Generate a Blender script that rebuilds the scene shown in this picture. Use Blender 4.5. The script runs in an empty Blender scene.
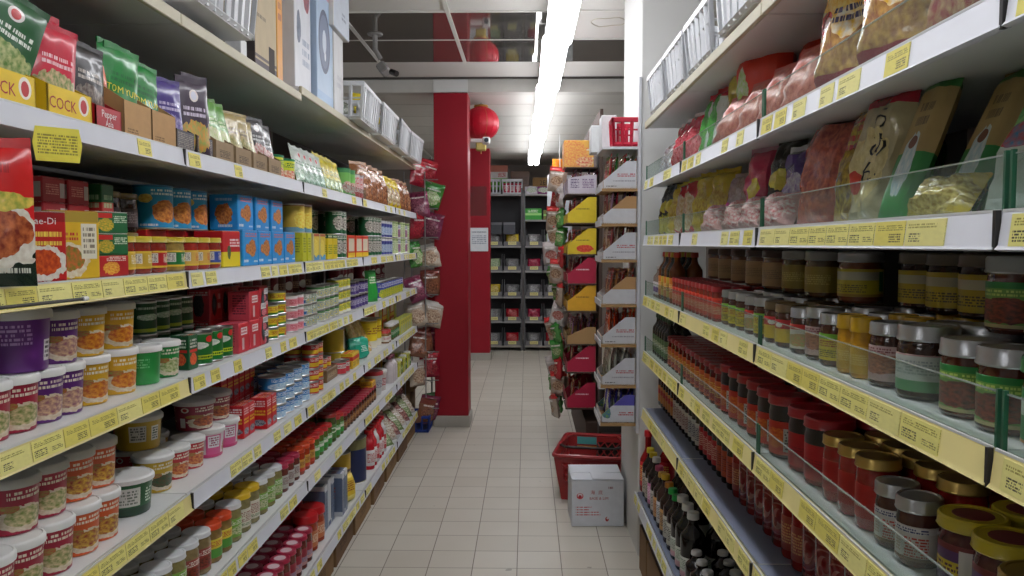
import bpy, bmesh, math, random
from mathutils import Matrix, Vector, noise
R = random.Random(7)
PI = math.pi
D = bpy.data
SC = bpy.context.scene
COL = SC.collection
# ------------------------------------------------------------------ camera
F = 800.0; H = 1.45
TH = math.atan(15/800); PH = math.atan(44/800*math.cos(TH))
_c, _s, _cp, _sp = math.cos(TH), math.sin(TH), math.cos(PH), math.sin(PH)
FW = Vector((-_s*_cp, _c*_cp, -_sp)); RT = Vector((_c, _s, 0)); UP = RT.cross(FW)
cam = D.objects.new('camera', D.cameras.new('camera')); COL.objects.link(cam)
cam.data.sensor_width = 36; cam.data.lens = F/1024*36; cam.data.clip_start = .02
Mc = Matrix((RT, UP, -FW)).transposed().to_4x4(); Mc.translation = (0, 0, H); cam.matrix_world = Mc
SC.camera = cam
vs = SC.view_settings; vs.view_transform = 'Standard'; vs.look = 'None'; vs.gamma = 1; vs.use_curve_mapping = False
vs.exposure = -0.3
SC.cycles.use_denoising = True
SC.cycles.max_bounces = 6; SC.cycles.diffuse_bounces = 3; SC.cycles.glossy_bounces = 3; SC.cycles.transparent_max_bounces = 12
SC.cycles.caustics_reflective = False; SC.cycles.caustics_refractive = False
SC.cycles.sample_clamp_indirect = 4
def ray(u, v): return FW + RT*((u-512)/F) + UP*((288-v)/F)
def on_x(u, v, X):
    d = ray(u, v); t = X/d.x; return t*d.y, H+t*d.z
def y_at(px, X, Z):
    # Y of the point on the line (X, *, Z) that projects to column px
    k = (px-512)/F
    # (X c + Y s) = k * (FW.x X + FW.y Y + FW.z (Z-H))
    return (k*(FW.x*X+FW.z*(Z-H)) - X*_c)/(_s - k*FW.y)
# ------------------------------------------------------------------ materials
def lin(c):
    out = []
    for x in c:
        x /= 255.0
        out.append(x/12.92 if x <= .04045 else ((x+.055)/1.055)**2.4)
    return (*out, 1.0)
class NT:
    def __init__(s, name):
        s.m = D.materials.new(name); s.m.use_nodes = True; s.t = s.m.node_tree
        s.b = s.t.nodes['Principled BSDF']; s.o = s.t.nodes['Material Output']
    def n(s, typ, **kw):
        x = s.t.nodes.new(typ)
        for k, v in kw.items(): setattr(x, k, v)
        return x
    def L(s, a, b): s.t.links.new(a, b)
    def sv(s, sock, v):
        if hasattr(v, 'is_output'): s.L(v, sock)
        else: sock.default_value = v
    def math(s, op, a, b=None, c=None):
        x = s.n('ShaderNodeMath', operation=op); s.sv(x.inputs[0], a)
        if b is not None: s.sv(x.inputs[1], b)
        if c is not None: s.sv(x.inputs[2], c)
        return x.outputs[0]
    def mix(s, f, a, b):
        x = s.n('ShaderNodeMix', data_type='RGBA'); s.sv(x.inputs[0], f); s.sv(x.inputs[6], a); s.sv(x.inputs[7], b)
        return x.outputs[2]
    def noise(s, vec, scale, detail=2):
        x = s.n('ShaderNodeTexNoise'); x.inputs['Scale'].default_value = scale; x.inputs['Detail'].default_value = detail
        if vec is not None: s.L(vec, x.inputs['Vector'])
        return x.outputs[0]
    def coord(s, k='Object'): return s.n('ShaderNodeTexCoord').outputs[k]
    def vmath(s, op, a, b):
        x = s.n('ShaderNodeVectorMath', operation=op); s.sv(x.inputs[0], a); s.sv(x.inputs[1], b); return x
_mc = {}
def mat(key, col, rough=.5, metal=0, coat=0, var=.06, scale=9, spec=.5, bump=0):
    if key in _mc: return _mc[key]
    q = NT(key); c = lin(col)
    co = q.coord(); nz = q.noise(co, scale, 3)
    d = tuple(x*(1-var*2.2) for x in c[:3])+(1,); u = tuple(min(1, x*(1+var)) for x in c[:3])+(1,)
    q.L(q.mix(nz, d, u), q.b.inputs['Base Color'])
    q.b.inputs['Roughness'].default_value = rough; q.b.inputs['Metallic'].default_value = metal
    q.b.inputs['Coat Weight'].default_value = coat; q.b.inputs['Specular IOR Level'].default_value = spec
    if bump:
        bn = q.n('ShaderNodeBump'); bn.inputs['Strength'].default_value = bump; bn.inputs['Distance'].default_value = .004
        q.L(q.noise(co, scale*8, 3), bn.inputs['Height']); q.L(bn.outputs[0], q.b.inputs['Normal'])
    _mc[key] = q.m; return q.m
_pn = 0
def pr(base, bands=(), pics=(), discs=(), texts=(), rough=.4, coat=0, bump=0, clear=0, name='printed'):
    """printed packaging: UV 0..1 across the face; bands (v0,v1,col), pics (cx,cy,rx,ry,colA,colB), discs (cx,cy,rx,ry,col), texts (u0,u1,v0,v1,col)"""
    global _pn; _pn += 1
    q = NT(f'{name}_{_pn}')
    uv = q.coord('UV'); sp = q.n('ShaderNodeSeparateXYZ'); q.L(uv, sp.inputs[0])
    u = q.math('FRACT', sp.outputs[0]); v = sp.outputs[1]
    cb = q.n('ShaderNodeCombineXYZ'); q.L(u, cb.inputs[0]); q.L(v, cb.inputs[1]); U = cb.outputs[0]
    nz = q.noise(U, 5, 2)
    c = lin(base); col = q.mix(nz, tuple(x*.86 for x in c[:3])+(1,), tuple(min(1, x*1.08) for x in c[:3])+(1,))
    for v0, v1, cc in bands:
        col = q.mix(q.math('COMPARE', v, (v0+v1)/2, (v1-v0)/2), col, lin(cc))
    for cx, cy, rx, ry, ca, cb_ in pics:
        p = q.vmath('MULTIPLY', q.vmath('SUBTRACT', U, (cx, cy, 0)).outputs[0], (1/rx, 1/ry, 0))
        ln = q.vmath('LENGTH', p.outputs[0], (0, 0, 0)).outputs['Value']
        wob = q.math('MULTIPLY_ADD', q.noise(U, 9, 1), .5, .75)
        mk = q.math('LESS_THAN', ln, wob)
        n2 = q.noise(U, 15, 4); st = q.math('MULTIPLY_ADD', n2, 3, -1.0); st.node.use_clamp = True
        col = q.mix(mk, col, q.mix(st, lin(ca), lin(cb_)))
    for cx, cy, rx, ry, cc in discs:
        p = q.vmath('MULTIPLY', q.vmath('SUBTRACT', U, (cx, cy, 0)).outputs[0], (1/rx, 1/ry, 0))
        ln = q.vmath('LENGTH', p.outputs[0], (0, 0, 0)).outputs['Value']
        col = q.mix(q.math('LESS_THAN', ln, 1.0), col, lin(cc))
    for u0, u1, v0, v1, cc in texts:
        mk = q.math('MULTIPLY', q.math('COMPARE', u, (u0+u1)/2, (u1-u0)/2), q.math('COMPARE', v, (v0+v1)/2, (v1-v0)/2))
        if len(cc) == 3:
            nl = max(1, round((v1-v0)/.085)) if v1-v0 <= .6 or u1-u0 > .3 else 2; vv = q.math('MULTIPLY', q.math('SUBTRACT', v, v0), nl/(v1-v0))
            ln_ = q.math('COMPARE', q.math('FRACT', vv), .5, .3)
            cv = q.n('ShaderNodeCombineXYZ'); q.L(q.math('MULTIPLY', u, 46), cv.inputs[0]); q.L(q.math('MULTIPLY', q.math('FLOOR', vv), 7.3), cv.inputs[1])
            mk = q.math('MULTIPLY', mk, q.math('MULTIPLY', ln_, q.math('GREATER_THAN', q.noise(cv.outputs[0], 1, 0), .45)))
        col = q.mix(mk, col, lin(cc[:3]))
    q.L(col, q.b.inputs['Base Color']); q.b.inputs['Roughness'].default_value = rough; q.b.inputs['Coat Weight'].default_value = coat
    if bump:
        bn = q.n('ShaderNodeBump'); bn.inputs['Strength'].default_value = bump; bn.inputs['Distance'].default_value = .01
        q.L(q.noise(q.coord('Object'), 28, 3), bn.inputs['Height']); q.L(bn.outputs[0], q.b.inputs['Normal'])
    return q.m
def film(key, col, alpha=.12, rough=.06):
    if key in _mc: return _mc[key]
    q = NT(key); t = q.n('ShaderNodeBsdfTransparent'); t.inputs[0].default_value = lin(col)
    q.b.inputs['Base Color'].default_value = lin(col); q.b.inputs['Roughness'].default_value = rough
    mx = q.n('ShaderNodeMixShader'); fr = q.n('ShaderNodeFresnel'); fr.inputs[0].default_value = 1.45
    q.L(q.math('ADD', q.math('MULTIPLY', fr.outputs[0], .09), alpha), mx.inputs[0]); q.L(t.outputs[0], mx.inputs[1]); q.L(q.b.outputs[0], mx.inputs[2])
    q.L(mx.outputs[0], q.o.inputs[0]); _mc[key] = q.m; return q.m
def emit(key, col, st):
    q = NT(key); q.b.inputs['Base Color'].default_value = (.8, .8, .8, 1)
    q.b.inputs['Emission Color'].default_value = lin(col); q.b.inputs['Emission Strength'].default_value = st; return q.m
# ------------------------------------------------------------------ mesh builder
class MB:
    def __init__(s): s.v = []; s.f = []; s.u = []; s.m = []
    def add(s, vs_, fs, us, m):
        o = len(s.v); s.v += [Vector(p) for p in vs_]
        for i, f in enumerate(fs):
            s.f.append([o+k for k in f]); s.u.append(us[i] if us else [(0, 0)]*len(f)); s.m.append(m[i] if isinstance(m, list) else m)
        return s
    def merge(s, o, M=None):
        k = len(s.v); s.v += [(M @ p) if M else p.copy() for p in o.v]
        s.f += [[k+i for i in f] for f in o.f]; s.u += o.u; s.m += o.m; return s
    def mesh(s, name, sharp=35):
        me = D.meshes.new(name); me.from_pydata([tuple(p) for p in s.v], [], s.f)
        sl = []
        for m in s.m:
            if m not in sl: sl.append(m)
        for m in sl: me.materials.append(m)
        uvl = me.uv_layers.new(name='UVMap')
        flat = [x for us in s.u for uv in us for x in uv]
        uvl.data.foreach_set('uv', flat)
        me.polygons.foreach_set('material_index', [sl.index(m) for m in s.m])
        me.polygons.foreach_set('use_smooth', [True]*len(s.f)); me.set_sharp_from_angle(angle=math.radians(sharp)); me.update()
        return me
    def obj(s, name, parent=None, loc=(0, 0, 0), rz=0, **kw):
        o = D.objects.new(name, s.mesh(name)); COL.objects.link(o); o.location = loc; o.rotation_euler = (0, 0, rz)
        if parent: o.parent = parent
        for k, v in kw.items(): o[k] = v
        return o
    # shapes
    def box(s, w, d, h, m, c=(0, 0, 0), b=0.0, M=None):
        """w x d x h box, base centre at c; m a material or dict f b l r t d (with 'x' default)"""
        bm = bmesh.new(); bmesh.ops.create_cube(bm, size=1); bmesh.ops.scale(bm, vec=(w, d, h), verts=bm.verts)
        if b: bmesh.ops.bevel(bm, geom=bm.edges[:], offset=b, segments=1, affect='EDGES')
        bm.normal_update(); bm.verts.index_update()
        vs_ = [v.co.copy() for v in bm.verts]; fs = []; us = []; ms = []
        for f in bm.faces:
            n = f.normal; a = max(range(3), key=lambda i: abs(n[i]))
            key = ('l', 'r') if a == 0 else ('f', 'b') if a == 1 else ('d', 't'); key = key[1 if n[a] > 0 else 0]
            fs.append([v.index for v in f.verts]); ms.append((m.get(key) or m['x']) if isinstance(m, dict) else m)
            uu = []
            for v in f.verts:
                x, y, z = v.co.x/w+.5, v.co.y/d+.5, v.co.z/h+.5
                uu.append({'f': (x, z), 'b': (1-x, z), 'l': (1-y, z), 'r': (y, z), 't': (x, y), 'd': (x, 1-y)}[key])
            us.append(uu)
        bm.free(); cc = Vector((c[0], c[1], c[2]+h/2)); vs_ = [p+cc for p in vs_]
        if M: vs_ = [M @ p for p in vs_]
        return s.add(vs_, fs, us, ms)
    def lathe(s, prof, m, n=18, rep=2, vr=None, c=(0, 0, 0)):
        zs = [z for _, z in prof]; z0, z1 = vr or (min(zs), max(zs)); dz = (z1-z0) or 1
        vs_ = []; idx = []
        for r, z in prof:
            if r < 1e-6: idx.append([len(vs_)]*(n)); vs_.append((c[0], c[1], z+c[2]))
            else:
                row = []
                for k in range(n):
                    t = (k/n-.5)*2*PI; row.append(len(vs_)); vs_.append((c[0]+r*math.sin(t), c[1]-r*math.cos(t), z+c[2]))
                idx.append(row)
        fs = []; us = []
        for i in range(len(prof)-1):
            for k in range(n):
                k2 = (k+1) % n; q = [idx[i][k], idx[i][k2], idx[i+1][k2], idx[i+1][k]]
                va, vb = (prof[i][1]-z0)/dz, (prof[i+1][1]-z0)/dz; ua, ub = k/n*rep-.5*(rep-1), (k+1)/n*rep-.5*(rep-1)
                uv = [(ua, va), (ub-1e-4, va), (ub-1e-4, vb), (ua, vb)]
                qq = []; uu = []
                for a, b_ in zip(q, uv):
                    if a not in qq: qq.append(a); uu.append(b_)
                if len(qq) > 2: fs.append(qq); us.append(uu)
        return s.add(vs_, fs, us, m)
    def tube(s, pts, r, m, n=6):
        pts = [Vector(p) for p in pts]; vs_ = []
        for i, p in enumerate(pts):
            d = (pts[min(i+1, len(pts)-1)]-pts[max(i-1, 0)]).normalized()
            a = d.cross(Vector((0, 0, 1)));
            if a.length < 1e-3: a = d.cross(Vector((1, 0, 0)))
            a.normalize(); b = d.cross(a)
            vs_ += [p+a*(r*math.cos(k*2*PI/n))+b*(r*math.sin(k*2*PI/n)) for k in range(n)]
        fs = [[i*n+k, i*n+(k+1) % n, (i+1)*n+(k+1) % n, (i+1)*n+k] for i in range(len(pts)-1) for k in range(n)]
        fs += [list(range(n))[::-1], [(len(pts)-1)*n+k for k in range(n)]]
        return s.add(vs_, fs, None, m)
    def poly(s, pts, th, m, axis='x', at=0.0):
        """extrude a 2D outline: axis x -> outline in (y,z), thickness along x centred at 'at'"""
        n = len(pts); f3 = {'x': lambda a, b, t: (t, a, b), 'y': lambda a, b, t: (a, t, b), 'z': lambda a, b, t: (a, b, t)}[axis]
        xs = [p[0] for p in pts]; zs = [p[1] for p in pts]; x0, x1, z0, z1 = min(xs), max(xs), min(zs), max(zs)
        UVp = [((p[0]-x0)/(x1-x0), (p[1]-z0)/(z1-z0)) for p in pts]
        vs_ = [f3(*p, at-th/2) for p in pts]+[f3(*p, at+th/2) for p in pts]
        fs = [list(range(n))[::-1], list(range(n, 2*n))]+[[i, (i+1) % n, n+(i+1) % n, n+i] for i in range(n)]
        us = [UVp[::-1], UVp]+[[(.5, .02)]*4]*n
        return s.add(vs_, fs, us, m)
_tc = {}
def text_mb(t, size, m, fn, ex=.0006):
    """lettering as geometry; fn maps flat (x, z, y-depth) to a 3D point; centred at 0,0"""
    k = (t, size)
    if k not in _tc:
        cu = D.curves.new('lettering', 'FONT'); cu.body = t; cu.size = size; cu.align_x = 'CENTER'; cu.align_y = 'CENTER'; cu.resolution_u = 2
        o = D.objects.new('lettering', cu); COL.objects.link(o); bpy.context.view_layer.update()
        dg = bpy.context.evaluated_depsgraph_get(); me = o.evaluated_get(dg).to_mesh()
        _tc[k] = ([v.co.copy() for v in me.vertices], [list(p.vertices) for p in me.polygons])
        o.evaluated_get(dg).to_mesh_clear(); D.objects.remove(o); D.curves.remove(cu)
    vs_, fs = _tc[k]; b = MB()
    b.add([fn(p.x, p.y) for p in vs_], fs, None, m); return b
# ------------------------------------------------------------------ things
REG = []      # (root, desc, where, Y) -> labels written at the end
def thing(name, label, cat, loc=(0, 0, 0), rz=0, group=None):
    o = D.objects.new(name, None); COL.objects.link(o); o.location = loc; o.rotation_euler = (0, 0, rz); o.empty_display_size = .05
    o['label'] = label; o['category'] = cat
    if group: o['group'] = group
    return o
def struct(mb, name, **kw): return mb.obj(name, kind='structure', **kw)
class Pr:
    """a kind of product: parts are (name, MB, label or None, children)"""
    def __init__(s, name, cat, desc, dims, parts, plural=None):
        s.name, s.cat, s.desc, s.dims, s.parts, s.plural = name, cat, desc, dims, parts, plural or desc+'s'
        s.meshes = None; s.single = None
    def full(s):
        if s.meshes is None:
            s.meshes = [(n, mb.mesh(n), lb, [(cn, cm.mesh(cn), cl) for cn, cm, cl in ch]) for n, mb, lb, ch in s.parts]
        return s.meshes
    def one(s):
        if s.single is None:
            b = MB()
            for n, mb, lb, ch in s.parts:
                b.merge(mb)
                for cn, cm, cl in ch: b.merge(cm)
            s.single = b.mesh(s.name)
        return s.single
def inst(p, loc, rz=0, lean=0, roll=0, where='', desc=None, key=None, small=False, group=None, prune=False):
    if small or len(p.parts) == 1 and not p.parts[0][3]:
        o = D.objects.new(p.name, p.one()); COL.objects.link(o)
    else:
        o = D.objects.new(p.name, None); COL.objects.link(o); o.empty_display_size = .02
        for n, me, lb, ch in p.full():
            c = D.objects.new(n, me); COL.objects.link(c); c.parent = o
            if lb: c['label'] = lb
            for cn, cm, cl in ch:
                g = D.objects.new(cn, cm); COL.objects.link(g); g.parent = c
                if cl: g['label'] = cl
    o.location = loc; o.rotation_euler = (lean, roll, rz)
    o['category'] = p.cat
    if group is None: group = f'{p.plural} on the {where[0]}' if where else p.plural
    o['group'] = group
    REG.append([o, desc or p.desc, where, loc[1] if key is None else key, prune])
    return o
WHITE = (225, 225, 222); CREAM = (226, 220, 196); KRAFT = (186, 146, 98); DKRAFT = (128, 92, 62)
RED = (196, 24, 34); DRED = (140, 18, 26); PURP = (92, 32, 120); YEL = (236, 196, 30); LYEL = (238, 226, 90); ORG = (226, 96, 30)
GRN = (24, 120, 46); DGRN = (16, 74, 40); LGRN = (120, 190, 60); BLU = (24, 120, 190); NAVY = (24, 40, 96); BLK = (24, 22, 24); PINK = (222, 96, 140); BRN = (92, 52, 32); SILV = (190, 192, 196); GOLD = (190, 160, 90)
CUR = ((232, 160, 50), (190, 80, 30)); SOUP = ((230, 120, 40), (120, 30, 16)); MEAT = ((150, 60, 40), (70, 30, 20)); VEG = ((230, 225, 190), (90, 140, 50)); NOOD = ((236, 214, 140), (200, 150, 70))
m_white = mat('white_plastic', (232, 232, 232), .35, coat=.1)
m_metal = mat('tin_metal', (200, 200, 198), .3, .9)
m_glass = film('clear_acrylic', (232, 238, 235), .012)
# ---- product makers
def tub(desc, lab, r=.05, h=.1, lid=(228, 228, 226), name='curry_paste_tub'):
    b = MB(); b.lathe([(0, 0), (r*.84, 0), (r*.86, .002), (r*.95, h*.84), (r*.97, h*.86)], lab, 22, 2, (0, h*.86))
    l = MB(); l.lathe([(r*.98, h*.84), (r*1.03, h*.845), (r*1.03, h*.955), (r*.99, h*.985), (r*.93, h), (r*.9, h*.985), (0, h*.985)], mat('lid_%d_%d_%d' % lid, lid, .4), 22)
    return Pr(name, 'tub', desc, (2.06*r, 2.06*r, h), [('body', b, None, []), ('lid', l, None, [])])
def jar(desc, lab, cont, lid, r=.035, h=.09, lh=.018, lr=.85, lz=(.16, .72), neck=None, name='sauce_jar', liddisc=None):
    cm = mat('content_%d_%d_%d' % cont, cont, .1, coat=.35, var=.3, scale=60)
    b = MB(); top = h-lh
    b.lathe([(0, 0), (r*.9, 0), (r, .005), (r, top*.84), (r*.96, top*.92), (r*lr, top*.985), (r*lr, h-lh*.5), (0, h-lh*.5)], cm if not neck else cm, 20)
    if neck:
        nk = MB(); nk.lathe([(r*1.01, top*.72), (r*1.01, top*.85), (r*.97, top*.93), (r*lr*1.01, top)], mat('neck_%d_%d_%d' % neck, neck, .3, coat=.4), 20)
    l = MB(); R_ = r*lr*1.08
    lm = mat('cap_%d_%d_%d' % lid, lid, .32, .0, coat=.3) if lid not in (SILV, GOLD) else mat('cap_%d_%d_%d' % lid, lid, .28, .75)
    l.lathe([(R_, h-lh), (R_*1.03, h-lh*.9), (R_*1.0, h-lh*.75), (R_*1.0, h-lh*.15), (R_*.95, h), (R_*.86, h), (R_*.84, h-.0012), (0, h-.0012)], lm, 20)
    ch = []
    if liddisc:
        dd = MB(); dd.lathe([(R_*.6, h-.0010), (R_*.58, h-.0004), (0, h-.0004)], mat('disc_%d_%d_%d' % liddisc, liddisc, .4), 16); ch = [('lid_sticker', dd, None)]
    parts = [('glass_body', b, None, []), ('lid', l, None, ch)]
    if lab:
        lb = MB(); lb.lathe([(r*1.0, top*lz[0]), (r*1.012, top*lz[0]+.0005), (r*1.012, top*lz[1]-.0005), (r*1.0, top*lz[1])], lab, 20, 2, (top*lz[0], top*lz[1])); parts.insert(1, ('paper_label', lb, None, []))
    if neck: parts.append(('neck_band', nk, None, []))
    return Pr(name, 'jar', desc, (2*r, 2*r, h), parts)
def can(desc, lab, r=.035, h=.085, name='tin_can', top=None):
    b = MB(); b.lathe([(r*.985, .004), (r*.99, h-.004)], lab, 20, 2, (0, h))
    t = MB(); tm = top or m_metal
    t.lathe([(r*.985, h-.005), (r*1.02, h-.003), (r*1.02, h), (r*.95, h), (r*.93, h-.004), (0, h-.004)], tm, 20)
    e = MB(); e.lathe([(0, 0), (r*.98, 0), (r*1.02, .001), (r*1.02, .003), (r*.985, .005)], m_metal, 20)
    return Pr(name, 'tin', desc, (2.04*r, 2.04*r, h), [('body', b, None, []), ('lid', t, None, []), ('bottom_rim', e, None, [])])
def carton(desc, w, d, h, front, side=None, top=None, name='food_box', cat='box', texts=()):
    b = MB(); b.box(w, d, h, {'f': front, 'b': front, 'l': side or front, 'r': side or front, 'x': top or side or front}, b=min(.0025, w*.03))
    f = MB(); tm = top or side or front
    f.box(w*.97, d*.47, .0012, tm, (0, -d*.245, h-.0002)); 
    parts = [('body', b, None, []), ('top_flap', f, None, [])]
    for t, sz, cx, cz, tmn, fc in texts:
        fn = (lambda x, z, cx=cx, cz=cz: (cx+x, -d/2-.0006, cz+z)) if fc == 'f' else (lambda x, z, cx=cx, cz=cz: (-w/2-.0006, cx-x, cz+z)) if fc == 'l' else (lambda x, z, cx=cx, cz=cz: (w/2+.0006, cx+x, cz+z))
        b.merge(text_mb(t, sz, tmn, fn))
    return Pr(name, cat, desc, (w, d, h), parts)
def pouch(desc, lab, w=.11, h=.17, t=.03, seed=1, seal=None, wr=.004, name='food_pouch', cat='pouch', texts=(), droop=0, fat=.5, cut=0):
    nx, nz = 10, 14; rr = random.Random(seed); off = Vector((seed*3.1, seed*1.7, seed*.9))
    def P3(x, z, sgn):   # x in -1..1, z in 0..1
        zz = 2*z-1; k = max(0, 1-abs(x)**3.2)**fat*max(0, 1-abs(zz)**4)**fat
        n = noise.noise(Vector((x*2.2, z*4.5, sgn))+off); n2 = noise.noise(Vector((x*5, z*9, sgn*2))+off)
        y = sgn*(t/2*k+(wr*n+wr*.6*n2)*min(1, k*2.5)) + droop*max(0, z-.55)**2*h
        X = x*w/2*(1-.06*k*abs(zz))+.02*w*noise.noise(Vector((z*3, 0, 0))+off)*(abs(x)); Z = z*h + (.02*h*noise.noise(Vector((x*2, 5, 0))+off) if z > .9 else 0) - droop*.8*max(0, z-.55)**2*h
        return Vector((X, y+t/2, Z))
    b = MB(); vs_ = []; idx = {}
    for sgn in (-1, 1):
        for j in range(nz+1):
            for i in range(nx+1):
                if sgn == 1 and (i in (0, nx) or j in (0, nz)): idx[(1, i, j)] = idx[(-1, i, j)]; continue
                idx[(sgn, i, j)] = len(vs_); vs_.append(P3(i/nx*2-1, j/nz, sgn))
    fs = []; us = []; sf = []; su = []
    for sgn in (-1, 1):
        for j in range(nz):
            for i in range(nx):
                q = [(i, j), (i+1, j), (i+1, j+1), (i, j+1)]
                if sgn == 1: q = q[::-1]
                fs.append([idx[(sgn, *p)] for p in q]); us.append([(p[0]/nx*(1 if sgn < 0 else -1)+(0 if sgn < 0 else 1), p[1]/nz) for p in q])
    b.add(vs_, fs, us, lab)
    for tt, sz, cx, cz, tm in texts:
        b.merge(text_mb(tt, sz, tm, lambda x, z: P3((cx+x)/(w/2), (cz+z)/h, -1)+Vector((0, -.0012, 0))))
    parts = [('body', b, None, [])]
    if seal:
        s = MB(); ns = 12
        top = [(i/ns*2-1) for i in range(ns+1)]; hh = h*.09
        vv = []
        for x in top:
            p = P3(x, 1, -1); vv += [p+Vector((0, -.0015, -.006)), p+Vector((0, -.0015+.001*(-1)**int(x*9), hh-.006)), p+Vector((0, .0015, hh-.006)), p+Vector((0, .0015, -.006))]
        ff = [[4*i+k, 4*i+4+k, 4*i+4+(k+1) % 4, 4*i+(k+1) % 4] for i in range(ns) for k in range(4)]+[[3, 2, 1, 0], [4*ns+k for k in range(4)]]
        s.add(vv, ff, None, seal); parts.append(('top_seal', s, None, []))
    return Pr(name, cat, desc, (w, t, h), parts)
def bottle(desc, cont, cap, lab=None, r=.033, h=.27, name='sauce_bottle', sh=.62, nr=.38, lz=(.1, .5), ch=.1, capname='cap', n=20):
    cm = mat('liquid_%d_%d_%d' % cont, cont, .12, coat=.2, var=.12, scale=30, spec=.4)
    b = MB(); b.lathe([(0, 0), (r*.92, 0), (r, .006), (r, h*sh)]+[(r*(nr+(1-nr)*(.5+.5*math.cos(PI*q/7))), h*(sh+.22*q/7)) for q in range(1, 8)]+[(r*nr*.96, h*(1-ch*.95)), (r*nr, h*(1-ch*.6)), (0, h*(1-ch*.6))], cm, n)
    c = MB(); k = r*nr*1.25; c.lathe([(k, h*(1-ch)), (k*1.03, h*(1-ch)+.002), (k*1.0, h-.003), (k*.9, h), (0, h)], mat('bcap_%d_%d_%d' % cap, cap, .35), n)
    parts = [('glass_body', b, None, []), (capname, c, None, [])]
    if lab:
        l = MB(); l.lathe([(r, h*lz[0]), (r*1.015, h*lz[0]+.001), (r*1.015, h*lz[1]-.001), (r, h*lz[1])], lab, n, 2, (h*lz[0], h*lz[1])); parts.insert(1, ('paper_label', l, None, []))
    return Pr(name, 'bottle', desc, (2*r, 2*r, h), parts)
def tray(desc, w, d, hf, hb, front, side, name='display_carton', texts=(), inner=None, cat='box', flat=.3):
    """open display carton: low front wall, sides cut on a slant, high back"""
    b = MB(); t = .003; im = inner or mat('grey_board', (150, 128, 100), .8)
    b.box(w, d, t, im); 
    f = MB(); f.box(w, t, hf, {'f': front, 'x': im}, (0, -d/2+t/2, 0))
    bk = MB(); bk.box(w, t, hb, {'x': im}, (0, d/2-t/2, 0))
    for tt, sz, cx, cz, tm, fc in texts:
        if fc == 'f': f.merge(text_mb(tt, sz, tm, lambda x, z: (cx+x, -d/2-.0006, cz+z)))
    parts = [('base_panel', b, None, []), ('front_panel', f, None, []), ('back_panel', bk, None, [])]
    for sg in (-1, 1):
        s = MB(); s.poly([(-d/2, 0), (d/2, 0), (d/2, hb), (d/2-d*flat, hb), (-d/2, hf)], t, side, 'x', sg*(w/2-t/2))
        if sg == 1:
            for tt, sz, cx, cz, tm, fc in texts:
                if fc == 'r': s.merge(text_mb(tt, sz, tm, lambda x, z: (w/2+.0012, cx+x, cz+z)))
        else:
            for tt, sz, cx, cz, tm, fc in texts:
                if fc == 'l': s.merge(text_mb(tt, sz, tm, lambda x, z: (-w/2-.0012, cx-x, cz+z)))
        parts.append(('side_panel', s, None, []))
    return Pr(name, cat, desc, (w, d, hb), parts)
def crate(desc, w, d, h, m, name='plastic_basket', slots=9, taper=.9, solid=.25):
    """slotted plastic basket: floor, slatted walls, thick rim"""
    b = MB(); ww, dd = w*taper, d*taper
    b.box(ww, dd, .006, m)
    def wall(p0, p1, n):  # between bottom corners
        for k in range(n+1):
            f = k/n; x, y = p0[0]+(p1[0]-p0[0])*f, p0[1]+(p1[1]-p0[1])*f
            b.tube([(x, y, .003), (x/taper, y/taper, h-.008)], .009, m, 4)
        for zf in (.0, .5):
            k = 1+(1/taper-1)*zf; b.tube([(p0[0]*k, p0[1]*k, h*zf+.012), (p1[0]*k, p1[1]*k, h*zf+.012)], .010 if zf == 0 else .004, m, 4)
    a = [(-ww/2, -dd/2), (ww/2, -dd/2), (ww/2, dd/2), (-ww/2, dd/2)]
    for i in range(4):
        L = math.hypot(a[i][0]-a[(i+1) % 4][0], a[i][1]-a[(i+1) % 4][1]); wall(a[i], a[(i+1) % 4], max(3, round(L/.05)))
    r = MB()
    for i in range(4):
        p, q = a[i], a[(i+1) % 4]; k = 1/taper
        M = Matrix.Translation(((p[0]+q[0])/2*k, (p[1]+q[1])/2*k, 0)) @ Matrix.Rotation(math.atan2(q[1]-p[1], q[0]-p[0]), 4, 'Z')
        r.box(math.hypot(q[0]-p[0], q[1]-p[1])*k+.014, .014, .022, m, (0, 0, h-.02), .003, M)
    return Pr(name, 'basket', desc, (w, d, h), [('slatted_body', b, None, []), ('rim', r, None, [])])
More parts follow.
